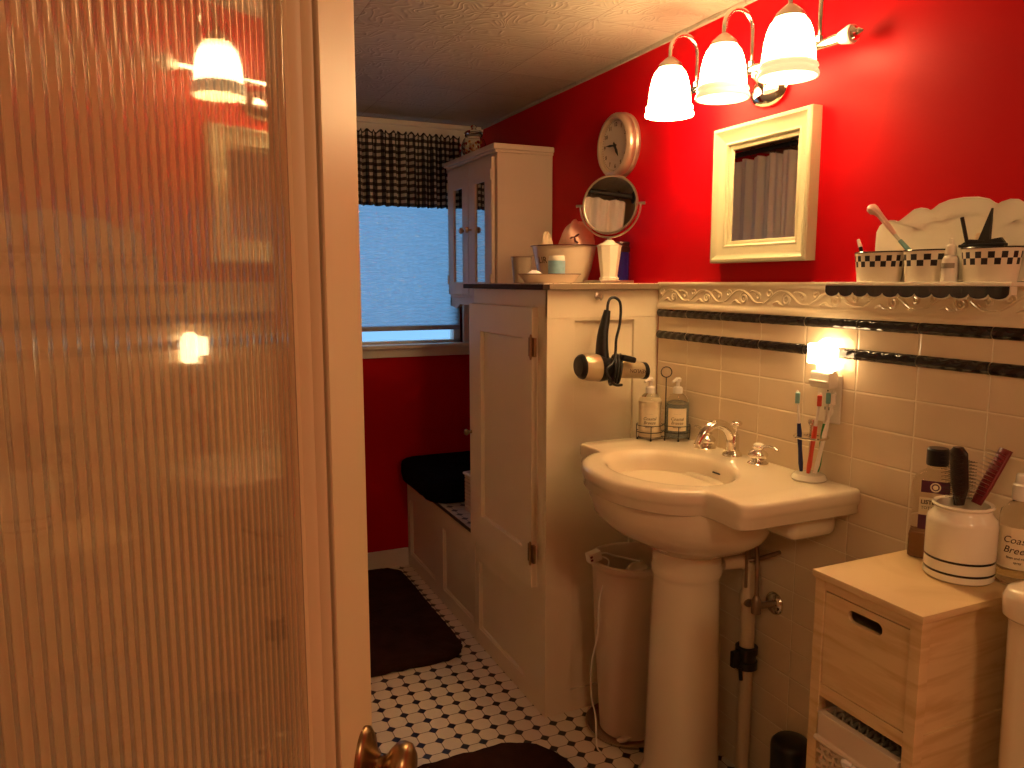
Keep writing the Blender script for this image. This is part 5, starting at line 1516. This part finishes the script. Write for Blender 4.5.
for k, (a, dz, rot, lab) in enumerate(((0.4, 0.47, 0.3, 'pale folded card sticking up in the waste bin'), (2.2, 0.455, 1.5, 'torn grey wrapper lying flat on top of the rubbish'), (4.1, 0.44, 2.5, 'dark crumpled packet at the back of the waste bin'))):
    m = MB(); m.grid(lambda u, v: Vector(((u - 0.5) * 0.085, (v - 0.5) * 0.045, 0.010 * sin(5 * u + k) + 0.006 * cos(7 * v))), 10, 5)
    g2 = m.build('card_scrap', [pmat('scrap_%d' % k, ((0.62, 0.52, 0.42), (0.42, 0.34, 0.28), (0.10, 0.07, 0.06))[k], 0.6)], None, smooth=60, off=(TB[0] + 0.040 * cos(a), TB[1] + 0.040 * sin(a), dz - 0.02))
    g2.rotation_euler = (0.25, 0.2 * (k - 1), rot); tag(g2, lab, 'rubbish')
    s_ = g2.modifiers.new('thickness', 'SOLIDIFY'); s_.thickness = 0.0015
o = MB(); blob(o, (0, 0, 0.0), 0.086, 0.03, n=12, sq=(1, 1, 0.6), seed=21)
rb = tag(o.build('rubbish', pmat('dark_rubbish', (0.16, 0.11, 0.08), 0.8, var=0.5, vscale=50), None, smooth=60, off=(TB[0], TB[1], 0.345)), 'dark rubbish filling the beige waste bin', 'rubbish'); rb['kind'] = 'stuff'

pc = thing('extension_plug', 'white extension plug with cord draped over the rim of the waste bin', 'plug', (1.146, 1.915, 0.4995))
m = MB(); m.box((-0.026, -0.014, 0.004), (0.016, 0.014, 0.034), 0.003, M=Matrix.Rotation(radians(-12), 4, 'Y')); po = m.build('plug_head', PLASW, pc)
m = MB()
for z in (0.012, 0.022): m.box((-0.0235 + 0.003 * 0, -0.0155, z), (-0.016, -0.0135, z + 0.006), M=Matrix.Rotation(radians(-12), 4, 'Y'))
m.build('socket_slot', DKRED, po)
m = MB()
m.tube(smoothpath([(0.014, 0.0, 0.022), (0.040, 0.010, 0.016), (0.080, 0.030, -0.004), (0.115, 0.020, -0.014), (0.150, -0.010, -0.02)], 5), 0.0028, 8)
m.tube(smoothpath([(0.010, -0.004, 0.016), (0.03, -0.02, 0.006), (0.02, -0.03, -0.02), (-0.006, -0.03, -0.12), (-0.004, -0.022, -0.22), (-0.024, -0.020, -0.32), (-0.018, -0.015, -0.42), (-0.012, -0.03, -0.48), (-0.030, -0.07, -0.545), (-0.03, -0.10, -0.5535)], 6), 0.0026, 8)
m.build('cord', PLASW, pc, smooth=60)

bb = thing('toilet_brush_holder', 'short black round holder on the floor between the sink pipes and the wooden cart', 'holder', (1.385, 1.350, FZ))
m = MB(); m.lathe([(0.044, 0), (0.047, 0.003), (0.050, 0.225), (0.048, 0.236), (0.040, 0.245), (0.014, 0.249), (0, 0.249)], n=36); m.build('holder_body', BLACKP, bb, smooth=50)

# ------------------------------------------------------------------ rugs
m = MB(); softbox(m, 0.36, 0.975, 2.53, 3.49, 0.0, 0.028, 0.10, 0.018, amp=0.009)
tag(m.build('bath_rug', RUGM, None, smooth=80, off=(0, 0, FZ + 0.0005)), 'dark brown plush bath rug on the floor in front of the bench', 'rug')
m = MB(); softbox(m, -0.29, 0.30, -0.37, 0.37, 0.0, 0.028, 0.17, 0.018, amp=0.010)
tag(m.build('bath_rug', RUGM, None, smooth=80, off=(0.694, 1.585, FZ + 0.0005)), 'dark brown plush bath rug in front of the sink', 'rug')

# ------------------------------------------------------------------ shower curtain beyond the door (seen in the mirrors)
rod = thing('shower_rod', 'black shower rod near the ceiling holding the white curtain', 'rod', (0.10, 1.70, 1.985))
m = MB(); m.tube([(0, 0.0, 0), (0, YF - 1.70, 0)], 0.013, 14); m.lathe([(0.03, 0), (0.03, 0.006), (0.016, 0.012)], M=basis((0, 0, 0), (1, 0, 0), (0, 0, 1), (0, 1, 0)), n=20); m.lathe([(0.03, 0), (0.03, 0.006), (0.016, 0.012)], M=basis((0, YF - 1.70, 0), (1, 0, 0), (0, 0, 1), (0, -1, 0)), n=20)
m.build('rod_tube', IRON, rod)
cu = thing('shower_curtain', 'white pleated shower curtain hanging from the black rod', 'curtain', (0.10, 1.74, 0.10))
def curf(u, v):
    return Vector((0.022 * sin(2 * pi * u * 17 + 1.5 * sin(7 * u)) * (0.5 + 0.5 * (1 - v)) + 0.008 * sin(2 * pi * u * 41), u * 1.74, v * 1.86 + (0.012 * abs(sin(2 * pi * u * 8.5)) - 0.012 if v > 0.97 else 0)))
MB().grid(curf, 300, 12).build('curtain_cloth', CURT, cu, smooth=180)
m = MB()
for i in range(13):
    y = 0.04 + i * 1.66 / 12
    m.tube([(0.020 * cos(a * pi / 10), y, 1.883 + 0.022 * sin(a * pi / 10)) for a in range(20)], 0.002, 6, closed=True)
m.build('curtain_rings', IRON, cu)
